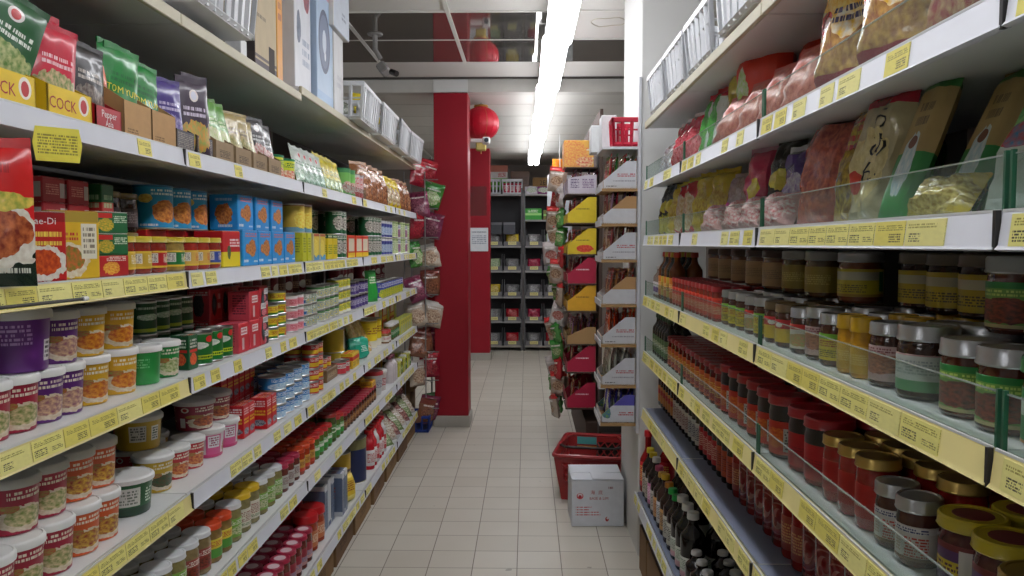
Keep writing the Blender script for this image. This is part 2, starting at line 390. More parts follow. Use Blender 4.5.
# ================================================================== room
XL, XR, Y0, Y1, ZC, ZF = -4.0, 4.0, -3.0, 12.0, 2.735, 2.627
def floor_mat():
    q = NT('floor_tiles'); co = q.coord('Object'); br = q.n('ShaderNodeTexBrick'); br.offset = 0; br.squash = 1
    mp = q.n('ShaderNodeMapping'); mp.inputs['Location'].default_value = (.243+.0005, -3.507-.0005+4, 0); q.L(co, mp.inputs[0]); q.L(mp.outputs[0], br.inputs[0])
    br.inputs['Scale'].default_value = 1; br.inputs['Brick Width'].default_value = .2; br.inputs['Row Height'].default_value = .2
    br.inputs['Mortar Size'].default_value = .0022; br.inputs['Mortar Smooth'].default_value = .1
    br.inputs['Color1'].default_value = lin((203, 198, 187)); br.inputs['Color2'].default_value = lin((195, 189, 177)); br.inputs['Mortar'].default_value = lin((112, 104, 92))
    nz = q.noise(co, 2.3, 4); st = q.math('MULTIPLY_ADD', nz, .5, -.16); st.node.use_clamp = True
    c = q.mix(st, br.outputs['Color'], lin((170, 160, 142)))
    sp = q.noise(co, 9, 2); sk = q.math('GREATER_THAN', sp, .745); c = q.mix(q.math('MULTIPLY', sk, .5), c, lin((90, 84, 76)))
    q.L(c, q.b.inputs['Base Color']); q.b.inputs['Roughness'].default_value = .42; q.b.inputs['Specular IOR Level'].default_value = .35
    bn = q.n('ShaderNodeBump'); bn.inputs['Strength'].default_value = .4; bn.inputs['Distance'].default_value = .001; bn.invert = True; q.L(br.outputs['Fac'], bn.inputs['Height']); q.L(bn.outputs[0], q.b.inputs['Normal'])
    return q.m
b = MB(); b.box(XR-XL, Y1-Y0, .1, floor_mat(), ((XL+XR)/2, (Y0+Y1)/2, -.1)); o = struct(b, 'floor')
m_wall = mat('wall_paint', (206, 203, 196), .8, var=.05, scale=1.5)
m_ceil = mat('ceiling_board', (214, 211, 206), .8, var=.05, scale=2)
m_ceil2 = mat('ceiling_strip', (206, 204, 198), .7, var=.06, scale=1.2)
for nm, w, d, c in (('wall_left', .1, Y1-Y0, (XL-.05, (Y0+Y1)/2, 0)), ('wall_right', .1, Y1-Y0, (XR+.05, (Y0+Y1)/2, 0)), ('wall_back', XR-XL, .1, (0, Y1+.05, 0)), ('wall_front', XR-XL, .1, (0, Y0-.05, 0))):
    b = MB(); b.box(w, d, ZC+.1, m_wall if nm != 'wall_back' else mat('wall_dark', (150, 140, 134), .85), c); struct(b, nm)  # back wall gets a darker colour to paint in the dim far end
# near ceiling: board tiles, T-bars and dark mirror tiles
def mirror_mat():
    q = NT('mirror_tile'); q.b.inputs['Base Color'].default_value = lin((150, 146, 140)); q.b.inputs['Metallic'].default_value = .78; q.b.inputs['Roughness'].default_value = .05
    bn = q.n('ShaderNodeBump'); bn.inputs['Strength'].default_value = .06; bn.inputs['Distance'].default_value = .02; q.L(q.noise(q.coord('Object'), 2.2, 1), bn.inputs['Height']); q.L(bn.outputs[0], q.b.inputs['Normal'])
    return q.m
m_mir = mirror_mat(); YB = 6.27
b = MB(); b.box(XR-XL, YB-Y0, .06, m_ceil, (0, (Y0+YB)/2, ZC)); struct(b, 'ceiling')
b = MB(); b.box(XR-XL, Y1-YB-.12, .06, m_ceil2, (0, (YB+.12+Y1)/2, ZF)); struct(b, 'ceiling_lower')
b = MB(); b.box(XR-XL, .12, ZC-ZF+.06, mat('beam_paint', (196, 194, 188), .8), (0, YB+.075, ZF)); struct(b, 'ceiling_beam')
gx = [-.44+.602*k for k in range(-5, 8)]; gy = [4.49-.605*k for k in range(12)]+[5.10, 5.72]
m_bar = mat('tbar_paint', (222, 220, 214), .5)
for k, x in enumerate(gx):
    b = MB(); b.box(.024, 5.72-Y0+.02, .008, m_bar, (x, (Y0+5.72)/2, ZC-.008)); struct(b, f'trim_{k+1}')
for k, y in enumerate(gy):
    b = MB(); b.box(XR-XL, .024 if y < 5 else .016, .006, m_bar, (0, y, ZC-.006)); struct(b, f'trim_{k+20}')
b = MB(); b.box(XR-XL, .03, .012, mat('dark_gap', (70, 66, 62), .8), (0, YB-.02, ZC-.012)); struct(b, 'trim_40')
nm = 0
for (ya, yb, ks) in ((4.49, 5.10, (2, 3, 4, 5)), (5.10, 5.72, (2, 3, 4, 5, 6, 7))):
    for k in ks:
        nm += 1; b = MB(); b.box(.578, yb-ya-.02, .004, m_mir, (gx[k]+.301, (ya+yb)/2, ZC-.004)); struct(b, f'ceiling_mirror_{nm}')
# stain ring on the board tile beside the pillar
b = MB(); b.tube([(.47+.10*math.cos(t/24*2*PI), 4.72+.09*math.sin(t/24*2*PI)*(1+.2*math.sin(t)), ZC-.0005) for t in range(25)], .004, mat('water_stain', (186, 178, 162), .9), 4); struct(b, 'ceiling_stain')
# cross lines of the lower ceiling
for k in range(8):
    b = MB(); b.box(XR-XL, .010, .002, mat('seam', (186, 183, 176), .8), (0, YB+.55+k*.62, ZF-.002)); struct(b, f'trim_{k+50}')
b = MB()
for k, x in enumerate((-1.9, -1.3)):
    b = MB(); b.box(.03, Y1-YB-.12, .006, m_bar, (x, (YB+.12+Y1)/2, ZF-.006)); struct(b, f'trim_{k+60}')
# dimness at the far end is painted in by the darker back wall colour
# pillars
m_red = mat('red_paint', (150, 20, 38), .45, var=.05, scale=3, spec=.3); m_skirt = mat('grey_skirting', (168, 164, 156), .5)
m_pale = mat('pale_pillar', (214, 214, 212), .7, var=.05, scale=2)
def red_pillar(n, x0, x1, y0, d, ztop):
    b = MB(); b.box(x1-x0, d, 2.63-.09 if ztop > 2.7 else ZF-.09, m_red, ((x0+x1)/2, y0+d/2, .09), .004)
    if ztop > 2.7: b.box(x1-x0, d, ztop-2.62, m_pale, ((x0+x1)/2, y0+d/2, 2.62))
    o = struct(b, f'pillar_{n}')
    s = MB(); s.box(x1-x0+.024, d+.024, .09, m_skirt, ((x0+x1)/2, y0+d/2, 0), .004); s.obj('skirting', o)
    return o
red_pillar(1, -.728, -.462, 6.27, .26, 2.735); red_pillar(2, -.72, -.462, 9.93, .26, 2.627)
b = MB(); b.box(.30, .66, ZC, m_pale, (.515+.15, 3.66+.33, 0), .004); struct(b, 'pillar_3')
t = MB(); t.box(.225, .003, .29, pr((226, 230, 236), texts=[(.1, .9, .78, .86, (120, 130, 150)), (.1, .9, .3, .7, (150, 160, 176))], rough=.6, name='notice'), (-.594, 9.925, 1.36)); o = t.obj('paper_notice')
o['label'] = 'white paper notice stuck on the farther red pillar'; o['category'] = 'notice'
t = MB(); t.box(.20, .004, .36, film('faint_film', (236, 226, 226), .03, .2), (-.60, 9.925, 1.80)); o = t.obj('plastic_sleeve'); o['label'] = 'empty clear plastic sleeve above the white notice on the farther red pillar'; o['category'] = 'sleeve'
# ------------------------------------------------------------------ lights
m_tube = emit('lit_tube', (250, 251, 255), 15.5); m_house = mat('lamp_housing', (226, 226, 226), .4)
def tube_light(x, y0, y1, z, label, nt=2):
    t = thing('tube_light', label, 'lamp', (x, (y0+y1)/2, z), 0, 'fluorescent tube lights'); zc_ = (ZF if (y0+y1)/2 > 6.27 else ZC)-z
    for sy in (-.3, .3): c = MB(); c.tube([(0, sy*(y1-y0), .055), (0, sy*(y1-y0), zc_)], .005, m_house, 6); c.obj('hanger_rod', t)
    L = y1-y0; b = MB(); b.poly([(-.055, .06), (.055, .06), (.05, .024), (.0, .012), (-.05, .024)], L-.02, m_house, 'y'); b.obj('housing', t)
    for sx in ((-.036, .036) if nt == 2 else (0,)):
        c = MB(); c.tube([(sx, -L/2-.001, -.012), (sx, L/2+.001, -.012)], .033, m_tube, 12); tb = c.obj('tube', t)
        for sy in (-1, 1):
            e = MB(); e.tube([(sx, sy*(L/2-.02), -.012), (sx, sy*(L/2-.001), -.012)], .012, m_house, 8); e.obj('end_cap', tb)
    return t
ys = [-2.0+k*1.24-.06 for k in range(12)]
words_ = ['first', 'second', 'third', 'fourth', 'fifth', 'sixth', 'seventh', 'eighth', 'ninth', 'tenth', 'eleventh', 'twelfth', 'thirteenth', 'fourteenth', 'fifteenth', 'sixteenth', 'seventeenth', 'eighteenth', 'nineteenth', 'twentieth', 'twenty-first', 'twenty-second', 'twenty-third', 'twenty-fourth', 'twenty-fifth', 'twenty-sixth', 'twenty-seventh', 'twenty-eighth', 'twenty-ninth', 'thirtieth']+['%d%s' % (k, {1: 'st', 2: 'nd', 3: 'rd'}.get(k % 10, 'th')) for k in range(31, 200)]
TX = lambda y: .205-.0125*y
for k in range(0, 10):
    tube_light(TX((ys[k]+ys[k+1])/2), ys[k]+.003, ys[k+1]-.003, 2.50, f'bright white tube light, {words_[9-k]} from the far end of the ceiling row over the aisle')
for x in (-2.9, 2.9):  # unseen tubes added to lighten the ceiling and give fill
    for y0 in (-1.5, 1.5, 4.5, 7.5): tube_light(x, y0, y0+1.25, 2.56, f'white ceiling tube light over the {"left" if x < 0 else "right"} neighbouring aisle, {words_[int((y0+1.5)/3)]} from the near end')
# ================================================================== racks and shelves
m_shelf = mat('shelf_white', (220, 222, 222), .45, var=.05, scale=4); m_shelfgrey = mat('shelf_bluegrey', (112, 120, 140), .5, var=.05)
m_strip = mat('strip_plastic', (206, 208, 216), .5, var=.05, spec=.35); m_stripc = mat('strip_cream', (222, 208, 140), .5, var=.08); m_edge = mat('shelf_edge', (196, 190, 166), .5)
m_dark = mat('rack_dark', (58, 54, 50), .7, var=.12); m_upr = mat('rack_upright', (150, 146, 138), .5)
m_tag = [pr((236, 229, 138), texts=[(.06, .94, .62, .88, (150, 140, 60)), (.05, .45, .12, .5, (70, 66, 40)), (.6, .95, .15, .4, (120, 112, 60))], rough=.6, name='price_paper'),
         pr((238, 231, 150), texts=[(.06, .8, .66, .86, (160, 150, 70)), (.1, .4, .14, .5, (76, 70, 44))], rough=.6, name='price_paper'),
         pr((230, 218, 112), texts=[(.1, .94, .6, .85, (150, 136, 60)), (.5, .9, .12, .5, (80, 70, 40))], rough=.6, name='price_paper')]
m_redge = film('acrylic_edge', (226, 232, 228), .28)  # highlight along the riser tops, put into a brighter film
m_clip = mat('green_clip', (36, 92, 66), .35, coat=.3); m_joint = mat('joint_black', (40, 38, 38), .5)
tagm = {}
def tag_mesh(k, w):
    key = (k, round(w, 3))
    if key not in tagm: b = MB(); b.box(w, .0012, .034, m_tag[k]); tagm[key] = b.mesh('price_tag')
    return tagm[key]
class Shelf:
    def __init__(s, side, X, Z, phrase): s.side, s.X, s.Z, s.phrase = side, X, Z, phrase
    def Y(s, px): return y_at(px, s.side*s.X*1.0, s.Z)
def board(S, y0, y1, depth, density, label, top=None, riser=0, strip=True, dz=0, cream=False, dy=0):
    sd = S.side; L = y1-y0-.006; yc = (y0+y1)/2; z = S.Z+dz
    # local frame: -Y faces the aisle, x along the shelf
    t = thing('shelf_board', label, 'shelf', (sd*S.X, yc, z), -sd*PI/2, 'white rack shelves')
    b = MB(); b.box(L, depth-.03, .026, {'t': top or m_shelf, 'x': m_shelf}, (0, depth/2-.006, -.027)); b.obj('board', t)
    if strip:
        st = MB(); sm = m_stripc if cream else m_strip
        st.poly([(.004, -.001), (-.002, .001), (-.004, -.002), (-.008, -.036), (-.012, -.041), (-.006, -.043), (.003, -.041)], L, sm, 'x')
        e = MB(); e.box(L, .003, .003, m_shelf, (0, -.0025, -.001))
        so = st.obj('price_strip', t); e.obj('strip_lip', so)
        x = -L/2+.02; rr = random.Random(hash((round(S.Z*100), round(y0*100), sd)) & 0xffff)
        while x < L/2-.1:
            w = rr.choice((.06, .07, .085) if density < .8 else (.08, .09, .1))
            if rr.random() < density:
                g = D.objects.new('price_tag', tag_mesh(rr.randrange(3), w)); COL.objects.link(g); g.parent = so
                g.location = (x+w/2, -.0090, -.0375); g.rotation_euler = (math.radians(-6.7), 0, 0)
            x += w+(.004 if density > .8 else rr.choice((.006, .02, .04)))
        j = MB(); j.box(.006, .006, .044, m_joint, (L/2+.001, -.007, -.043)); j.obj('joint_clip', so)
    else:
        e = MB(); e.box(L, .012, .03, m_edge, (0, 0, -.03), .002); e.obj('front_edge', t)
    if riser:
        g = MB(); g.box(L-.01, .0025, riser, m_glass, (0, .006, 0)); ro = g.obj('clear_riser', t); g2_ = MB(); g2_.box(L-.01, .003, .0018, m_redge, (0, .006, riser)); g2_.obj('riser_edge', ro)  # thin added strip stands for the highlight on the riser's top edge
        for sx in (-1, 1):
            c = MB(); c.box(.004, .005, riser+.01, m_clip, (sx*(L/2-.003), .004, -.005)); c.obj('riser_clip', ro)
    return t
XA, XB = .84, .51
up = ['first', 'second', 'third', 'fourth', 'fifth', 'sixth', 'top']
LZ = [.18, .55, .83, 1.12, 1.382, 1.68, 2.035]; RZ = [.318, .735, .987, 1.228, 1.485, 1.72, 1.972]
LS = [Shelf(-1, XA, z, f"left rack's {up[k]} shelf"+(' up' if k < 6 else '')) for k, z in enumerate(LZ)]
RS = [Shelf(1, XB if k else .497, z, f"right rack's {up[k]} shelf"+(' up' if k < 6 else '')) for k, z in enumerate(RZ)]
# -Y local faces the aisle: left rack things are turned +90 deg, right rack -90 deg  (board() uses sd*90 with local front = -Y)
LJ = [.55, 1.947, 2.981, 4.052, 5.07, 6.03]; RJ = [.2, .867, 1.765, 2.648, 3.475]
bay = ['first', 'second', 'third', 'fourth', 'fifth']
def rack(name, label, side, X, depth, joints, top, base):
    t = thing(name, label, 'rack', (side*(X+depth), (joints[0]+joints[-1])/2, 0))
    yc = (joints[0]+joints[-1])/2
    for k in range(len(joints)-1):
        b = MB(); b.box(.02, joints[k+1]-joints[k]-.004, top-.05, m_dark, (side*.03, (joints[k]+joints[k+1])/2-yc, .05)); bo = b.obj('back_panel', t)
        for q in range(9):
            s = MB(); s.box(.004, joints[k+1]-joints[k]-.05, .006, m_joint, (side*.018, (joints[k]+joints[k+1])/2-yc, .3+q*.19)); s.obj('panel_slot', bo)
    for y in joints:
        b = MB(); b.box(.03, .03, top, m_upr, (side*.004, y-yc, 0), .002); b.obj('upright', t)
    if base:
        b = MB(); b.box(.07, joints[-1]-joints[0], .09, m_dark, (-side*.02, 0, 0)); b.obj('plinth', t)
    return t
rack('gondola_rack', 'long white gondola rack along the left side of the aisle, full of tins and tubs', -1, XA, .46, LJ, 2.1, True)
rack('gondola_rack', 'white gondola rack along the right side of the aisle, full of sauce jars and bottles', 1, XB, .46, RJ, 2.02, True)
for k, S in enumerate(LS):
    for j in range(5):
        near = j == 0
        lab = f"white price-tagged shelf board, {S.phrase}, {bay[j]} bay from near end"
        if k == 6: lab = f"white untagged shelf board, {S.phrase}, {bay[j]} bay from near end"
        board(S, LJ[j], LJ[j+1], .45, (.97 if near and k in (2, 3, 4) else .72 if k < 5 else .15 if k == 5 else 0), lab, strip=(k != 6), dz=(-.028 if k == 6 and j < 2 else 0), cream=(near and k in (2, 3, 4)))
for k, S in enumerate(RS):
    for j in range(4):
        lab = f"white price-tagged shelf board, {S.phrase}, {bay[j]} bay from near end"
        if k == 6: lab = f"white untagged shelf board, {S.phrase}, {bay[j]} bay from near end"
        y1 = RJ[j+1] if not (k == 0 and j == 3) else 3.62
        board(S, RJ[j], y1, .44, (0 if k == 6 else .4 if k == 5 else .9 if j < 2 else .75), lab, top=m_shelfgrey if k in (0, 1) else None, riser=(.06 if k in (2, 3, 4, 5) else 0), strip=(k != 6), cream=(k in (1, 2, 3)))
# ------------------------------------------------------------------ placing helpers
def place(S, px, p, sb=.02, yaw=0, lean=0, roll=0, z=0, desc=None, Y=None, tier='', jz=0, prune=False, dx=0):
    Y_ = S.Y(px) if Y is None else Y
    if lean < 0: sb = sb+0.0
    d = p.dims[1]; X = S.side*(S.X+sb+(d/2 if p.cat not in ('pouch', 'packet', 'bag') else 0))
    if lean < 0 and p.cat in ('pouch', 'packet', 'bag'): z += p.dims[1]*.35*math.sin(math.radians(-lean))
    small = Y_ > 3.4
    return inst(p, (X, Y_, S.Z+z+.0005), -S.side*(PI/2-math.radians(yaw)), math.radians(lean), math.radians(roll), (S.phrase, tier), desc, None, small, prune=prune)
def fill(S, px0, px1, ps, tiers=1, rows=1, gap=.003, sb=.022, yaw=None, jy=8, upper_rows=None, sameback=None, rowgap=.004, seed=0, ragged=0, Y0=None, Y1_=None):
    """rows of products along the shelf between two picture columns (px0 the nearer end)"""
    if not isinstance(ps, (list, tuple)): ps = [ps]
    rr = random.Random(seed+int(px0*7+px1)); ya = S.Y(px0) if Y0 is None else Y0; yb = S.Y(px1) if Y1_ is None else Y1_; y = ya; k = 0
    n = 0
    while True:
        p = ps[k % len(ps)]; w, d, h = p.dims
        if y+w > yb+.3*w: break
        for r in range(rows):
            pp = p if not (r and sameback) else sameback
            for t in range(tiers):
                if upper_rows is not None and t > 0 and r not in upper_rows: continue
                if ragged and t == tiers-1 and t > 0 and rr.random() < ragged: continue
                cyl = pp.cat in ('jar', 'tin', 'tub', 'bottle')
                a = (22+rr.uniform(-jy, jy)*2.2 if cyl else rr.uniform(-1.0, 1.0)) if yaw is None else yaw+rr.uniform(-jy, jy)
                tier = ('' if tiers == 1 else 'bottom layer' if t == 0 else 'second layer' if t == 1 else 'third layer')
                if r: tier = (tier+' ' if tier else '')+('row behind' if r == 1 else 'third row in' if r == 2 else 'back row')
                place(S, 0, pp, sb+r*(d+rowgap), a, z=t*(pp.dims[2]+.0006), Y=y+w/2, tier=tier, prune=(r > 0))
        y += w+gap; k += 1
W_ = WHITE
def pc(S, px, p, sb, yaw, z=0, tier='', roll=0, lean=0, desc=None):
    d = p.dims[1] if p.cat not in ('pouch', 'packet', 'bag') else 0
    return place(S, 0, p, sb, yaw, lean, roll, z, desc, Y=y_at(px, S.side*(S.X+sb+d/2), S.Z+z+p.dims[2]/2), tier=tier)
def lift(n0, dz, tier):
    for o in REG[n0:]: o[0].location.z += dz; o[2] = (o[2][0], tier)
def fmat(c): return mat('paint_%d_%d_%d' % c, c, .45)
tm_red, tm_wht, tm_yel, tm_blk, tm_dgrn = fmat((170, 30, 36)), fmat((240, 240, 240)), fmat((240, 226, 60)), fmat((24, 24, 28)), fmat((30, 90, 50))
# ================================================================== products: left rack
def curry(base, accent, food=CUR, band=None):
    return pr(base, bands=[(.86, 1.0, band or accent)] if band else [], pics=[(.54, .32, .36, .27, (236, 226, 206), (216, 196, 166)), (.54, .35, .29, .2, *food), (.3, .55, .16, .08, (150, 160, 70), (190, 60, 50))],
              discs=[(.14, .82, .07, .1, (236, 230, 220)), (.14, .82, .04, .065, (190, 30, 36))], texts=[(.32, .92, .72, .92, (246, 238, 220)), (.04, .14, .12, .5, (230, 230, 230, 1))], coat=.2)
purpB = pr((98, 34, 124), texts=[(.6, .75, .18, .58, (226, 222, 226, 1)), (.62, .73, .22, .56, (40, 30, 50)), (.1, .45, .5, .9, (180, 140, 200)), (.8, .98, .76, .94, (210, 190, 220))], coat=.2)
t_pur = tub('purple curry paste tub', curry((98, 34, 124), PURP, ((226, 190, 150), (150, 90, 110))))
t_purb = tub('large purple tub showing its barcode', purpB, r=.058, h=.112)
t_yel = tub('yellow curry paste tub', curry((226, 176, 34), YEL))
t_red = tub('deep red curry paste tub', curry((170, 22, 58), RED, ((226, 206, 160), (120, 140, 60))))
t_org = tub('orange curry paste tub', curry((222, 98, 40), ORG, ((220, 180, 60), (150, 50, 30))))
t_grn = tub('bright green curry paste tub', curry((30, 142, 62), GRN, ((220, 216, 170), (120, 150, 70))), r=.046, h=.09)
t_grnp = tub('plain bright green tub', pr((36, 150, 68), texts=[(.1, .4, .5, .8, (120, 200, 140))], coat=.2), r=.046, h=.09)
t_dgr = tub('wide dark green tub with white panel', pr((20, 96, 48), bands=[(0, .26, (14, 60, 34))], texts=[(.22, .56, .3, .86, (222, 224, 218, 1)), (.25, .53, .35, .8, (120, 130, 120)), (.64, .76, .34, .8, (220, 240, 220))], coat=.2), r=.062, h=.088)
t_wyl = tub('wide yellow tub with white panel', pr((206, 170, 40), texts=[(.24, .48, .3, .84, (226, 224, 214, 1)), (.26, .46, .35, .8, (110, 110, 100)), (.56, .7, .3, .8, (240, 240, 230, 1)), (.58, .68, .34, .76, (60, 90, 60))], coat=.2), r=.06, h=.088)
t_wyl2 = tub('yellow tub with dark green print', curry((214, 176, 46), YEL, ((90, 70, 30), (40, 80, 40))), r=.05, h=.092)
t_rs = tub('small red curry tub', curry((196, 44, 52), RED, ((230, 150, 80), (170, 60, 40))), r=.046, h=.085)
t_pnk = tub('white tub with a pink panel', pr((226, 214, 218), bands=[(0, .14, (206, 60, 120))], texts=[(.3, .62, .12, .9, (214, 84, 140, 1)), (.34, .58, .4, .86, (240, 236, 240, 1)), (.36, .56, .45, .82, (160, 60, 100))], pics=[(.85, .35, .18, .3, (200, 120, 60), (120, 40, 30))], coat=.2), r=.052, h=.085)
t_brn = tub('maroon noodle bowl tub', curry((150, 40, 66), DRED, ((220, 120, 60), (120, 40, 40))), r=.058, h=.085, lid=(206, 200, 200))
# --- fourth shelf up (tubs, cans)
S = LS[3]
for px, p in ((-22, t_red), (8, t_red), (35, t_pur), (57, t_pur), (84, t_yel), (114, t_yel)): pc(S, px, p, .03, 30, 0, 'bottom layer')
pc(S, 16, t_purb, .03, 200, .1006, 'second layer'); pc(S, 51, t_pur, .035, 24, .1006, 'second layer')
for px in (80, 111): pc(S, px, t_yel, .035, 30, .1006, 'second layer')
pc(S, 141, t_grnp, .03, 20); pc(S, 161, t_grn, .03, 30)
for Y in (1.88, 1.98): place(S, 0, t_grn, .13, 20, Y=Y, tier='row behind', prune=True)
c_grn = can('green tall coconut milk can', pr((20, 110, 44), bands=[(.2, .32, (190, 210, 40))], discs=[(.62, .8, .12, .1, (214, 40, 40))], pics=[(.35, .62, .22, .1, (240, 240, 232), (200, 210, 200))], texts=[(.1, .9, .21, .31, (40, 90, 30))], coat=.3), r=.036, h=.09)
c_dgr = can('dark green white-leaf can', pr((14, 78, 40), bands=[(.12, .22, (170, 190, 40))], pics=[(.5, .55, .3, .09, (220, 226, 214), (120, 170, 120))], texts=[(.2, .8, .75, .86, (190, 210, 190))], coat=.3), r=.036, h=.09)
b_gs = carton('small green box with red and white print', .05, .05, .09, pr((24, 84, 48), pics=[(.5, .3, .35, .18, (230, 120, 60), (200, 40, 40))], texts=[(.15, .85, .62, .9, (236, 236, 230)), (.1, .9, .5, .58, (210, 40, 40, 1))]), cat='box')
place(S, 0, b_gs, .04, 4, Y=2.085)
fill(S, 0, 0, c_grn, rows=1, yaw=30, Y0=2.125, Y1_=2.35); fill(S, 0, 0, c_dgr, tiers=2, rows=3, sb=.13, Y0=2.03, Y1_=2.38)
bx_rd = carton('red carton with black diamond', .085, .07, .095, pr((196, 40, 52), pics=[(.4, .5, .22, .36, (30, 26, 30), (50, 40, 44))], discs=[(.4, .52, .1, .2, (60, 100, 110))], texts=[(.7, .95, .3, .9, (236, 200, 200))]), pr((206, 70, 84), pics=[(.5, .5, .24, .38, (40, 36, 40), (90, 80, 84))], texts=[(.1, .9, .8, .95, (240, 220, 220))]))
bx_rl = carton('red carton lettered in white', .085, .07, .09, pr((204, 36, 48), texts=[(.2, .8, .6, .85, (250, 240, 240, 1)), (.24, .76, .62, .83, (200, 30, 50)), (.3, .5, .1, .5, (220, 190, 190, 1))]), pr((214, 80, 96), texts=[(.2, .8, .2, .9, (90, 30, 50))]))
fill(S, 0, 0, [bx_rl], tiers=1, rows=1, Y0=2.37, Y1_=2.46); fill(S, 0, 0, [bx_rl, bx_rd], tiers=2, rows=1, Y0=2.47, Y1_=2.66); fill(S, 0, 0, [bx_rd], tiers=2, sb=.12, Y0=2.40, Y1_=2.66)
t_bw = carton('small white and black carton', .075, .06, .046, pr((230, 228, 228), bands=[(0, .55, (40, 34, 48))], pics=[(.45, .3, .3, .24, (226, 140, 150), (180, 70, 90))], texts=[(.1, .9, .65, .9, (120, 110, 120))]))
c_yg = can('flat yellow and green can', pr((226, 206, 50), bands=[(0, .3, (60, 120, 50)), (.86, 1, (60, 120, 50))], texts=[(.2, .8, .45, .75, (180, 40, 40))], pics=[(.75, .3, .15, .25, (220, 60, 50), (230, 140, 60))]), r=.042, h=.04, name='flat_tin')
c_pk = can('flat pink and white can', pr((226, 150, 160), bands=[(.7, 1, (236, 230, 232))], texts=[(.2, .8, .25, .6, (200, 60, 80))]), r=.038, h=.046, name='flat_tin')
c_bl = can('flat white and blue can', pr((232, 232, 226), bands=[(.0, .4, (40, 110, 180))], texts=[(.1, .9, .5, .9, (60, 120, 70))], pics=[(.5, .3, .25, .25, (80, 160, 200), (230, 200, 60))]), r=.038, h=.044, name='flat_tin')
c_wy = can('white can with yellow and green print', pr((230, 230, 214), bands=[(.74, 1, (70, 130, 70))], pics=[(.5, .4, .3, .3, (240, 220, 80), (80, 140, 200))]), r=.04, h=.05, name='flat_tin')
c_ly = can('light yellow can', pr((226, 214, 80), bands=[(0, .3, (226, 226, 216))], texts=[(.2, .8, .4, .8, (90, 130, 60))]), r=.038, h=.055, name='flat_tin')
fill(S, 268, 280, t_bw, tiers=4, ragged=.2); fill(S, 281, 300, c_yg, tiers=4, ragged=.3); fill(S, 301, 314, c_pk, tiers=3); fill(S, 315, 327, c_bl, tiers=3); fill(S, 328, 345, c_wy, tiers=3); fill(S, 346, 357, c_ly, tiers=3)
c_vio = can('small violet tin', pr((80, 60, 130), bands=[(.8, 1, (40, 30, 50))], texts=[(.1, .9, .3, .7, (220, 216, 230))]), r=.036, h=.07)
c_mar = can('maroon tin with white oval', pr((128, 26, 40), discs=[(.5, .55, .2, .18, (236, 232, 226))], texts=[(.2, .8, .1, .3, (220, 190, 190))]), r=.036, h=.1)
fill(S, 359, 373, c_vio, tiers=2, ragged=.3); fill(S, 359, 374, c_mar, tiers=2, sb=.1, rows=1)
p_gr = pouch('tall green packet', pr((40, 160, 60), texts=[(.2, .8, .6, .85, (240, 240, 220))]), .1, .17, .03, 3, seal=fmat((40, 140, 60)))
place(S, 380, p_gr, .03, 25, -6)
c_bly = can('blue tin with yellow flowers', pr((60, 80, 170), pics=[(.5, .3, .3, .26, (236, 214, 60), (90, 150, 60))], texts=[(.15, .85, .65, .9, (240, 240, 246))]), r=.038, h=.1)
fill(S, 387, 408, c_bly, tiers=1, rows=2); fill(S, 383, 404, [c_mar, c_wy], tiers=2, sb=.11)
fill(S, 262, 345, [c_mar, can('brown tall tin', pr((96, 50, 36), texts=[(.2, .8, .4, .7, (190, 150, 120))]), r=.04, h=.1)], tiers=2, sb=.14, gap=.02)
# --- fifth shelf up
S = LS[4]
bx_soup = carton('red soup box with bowl picture', .085, .035, .125, pr((198, 34, 34), bands=[(.86, 1, (150, 20, 26))], pics=[(.55, .26, .42, .26, (244, 240, 230), (226, 220, 210)), (.55, .28, .34, .18, (224, 100, 40), (180, 50, 24))], texts=[(.2, .9, .62, .74, (246, 220, 90)), (.2, .9, .5, .6, (246, 220, 90))]), pr((222, 214, 206), bands=[(.8, 1, (190, 40, 40))], texts=[(.2, .8, .3, .7, (150, 140, 140))]),
                 texts=[('Mae-Di', .017, .0, .108, tm_wht, 'f')])
bx_yel = carton('yellow noodle box with bowl picture', .095, .05, .13, pr((232, 190, 50), bands=[(.84, 1, (176, 150, 60))], pics=[(.4, .28, .36, .26, (240, 232, 214), (220, 200, 160)), (.4, .3, .28, .18, (214, 110, 60), (120, 130, 50))], texts=[(.62, .94, .3, .82, (236, 230, 210, 1)), (.66, .9, .36, .78, (140, 130, 110)), (.1, .56, .56, .7, (200, 50, 60))]), pr((214, 170, 50)))
place(S, 0, bx_soup, .02, 35, Y=1.42); place(S, 0, bx_yel, .02, 32, Y=1.53)
p_redpack = pouch('big red pouch with soup bowl picture', pr((206, 28, 30), bands=[(0, .3, (26, 44, 36))], pics=[(.55, .36, .52, .26, (232, 228, 216), (206, 196, 180)), (.55, .38, .42, .2, (120, 40, 24), (200, 110, 60)), (.5, .6, .5, .08, (150, 160, 60), (230, 200, 90))], texts=[(.3, .8, .78, .9, (170, 20, 26)), (.6, .95, .08, .14, (210, 210, 200))], rough=.25, coat=.3), .15, .225, .03, 5, seal=fmat((190, 26, 30)), name='soup_pouch')
place(S, 0, p_redpack, .005, 52, -6, Y=1.225, z=.0)
bx_rs = carton('small dark red box', .08, .07, .05, pr((176, 30, 44), texts=[(.15, .7, .3, .75, (226, 150, 140)), (.75, .95, .2, .8, (200, 190, 186, 1))]))
for q, Y in enumerate((1.615, 1.705)):
    for t in range(4): place(S, 0, bx_rs, .12, 0, z=t*.0506, Y=Y, tier=('bottom layer', 'second layer', 'third layer', 'fourth layer')[t]+' behind soup boxes')
bx_gs = carton('upright green and red box', .05, .05, .2, pr((30, 96, 56), texts=[(.15, .85, .1, .9, (160, 190, 150))], bands=[(.2, .3, (180, 40, 40)), (.7, .8, (180, 40, 40))]))
place(S, 0, bx_gs, .1, 0, Y=1.785)
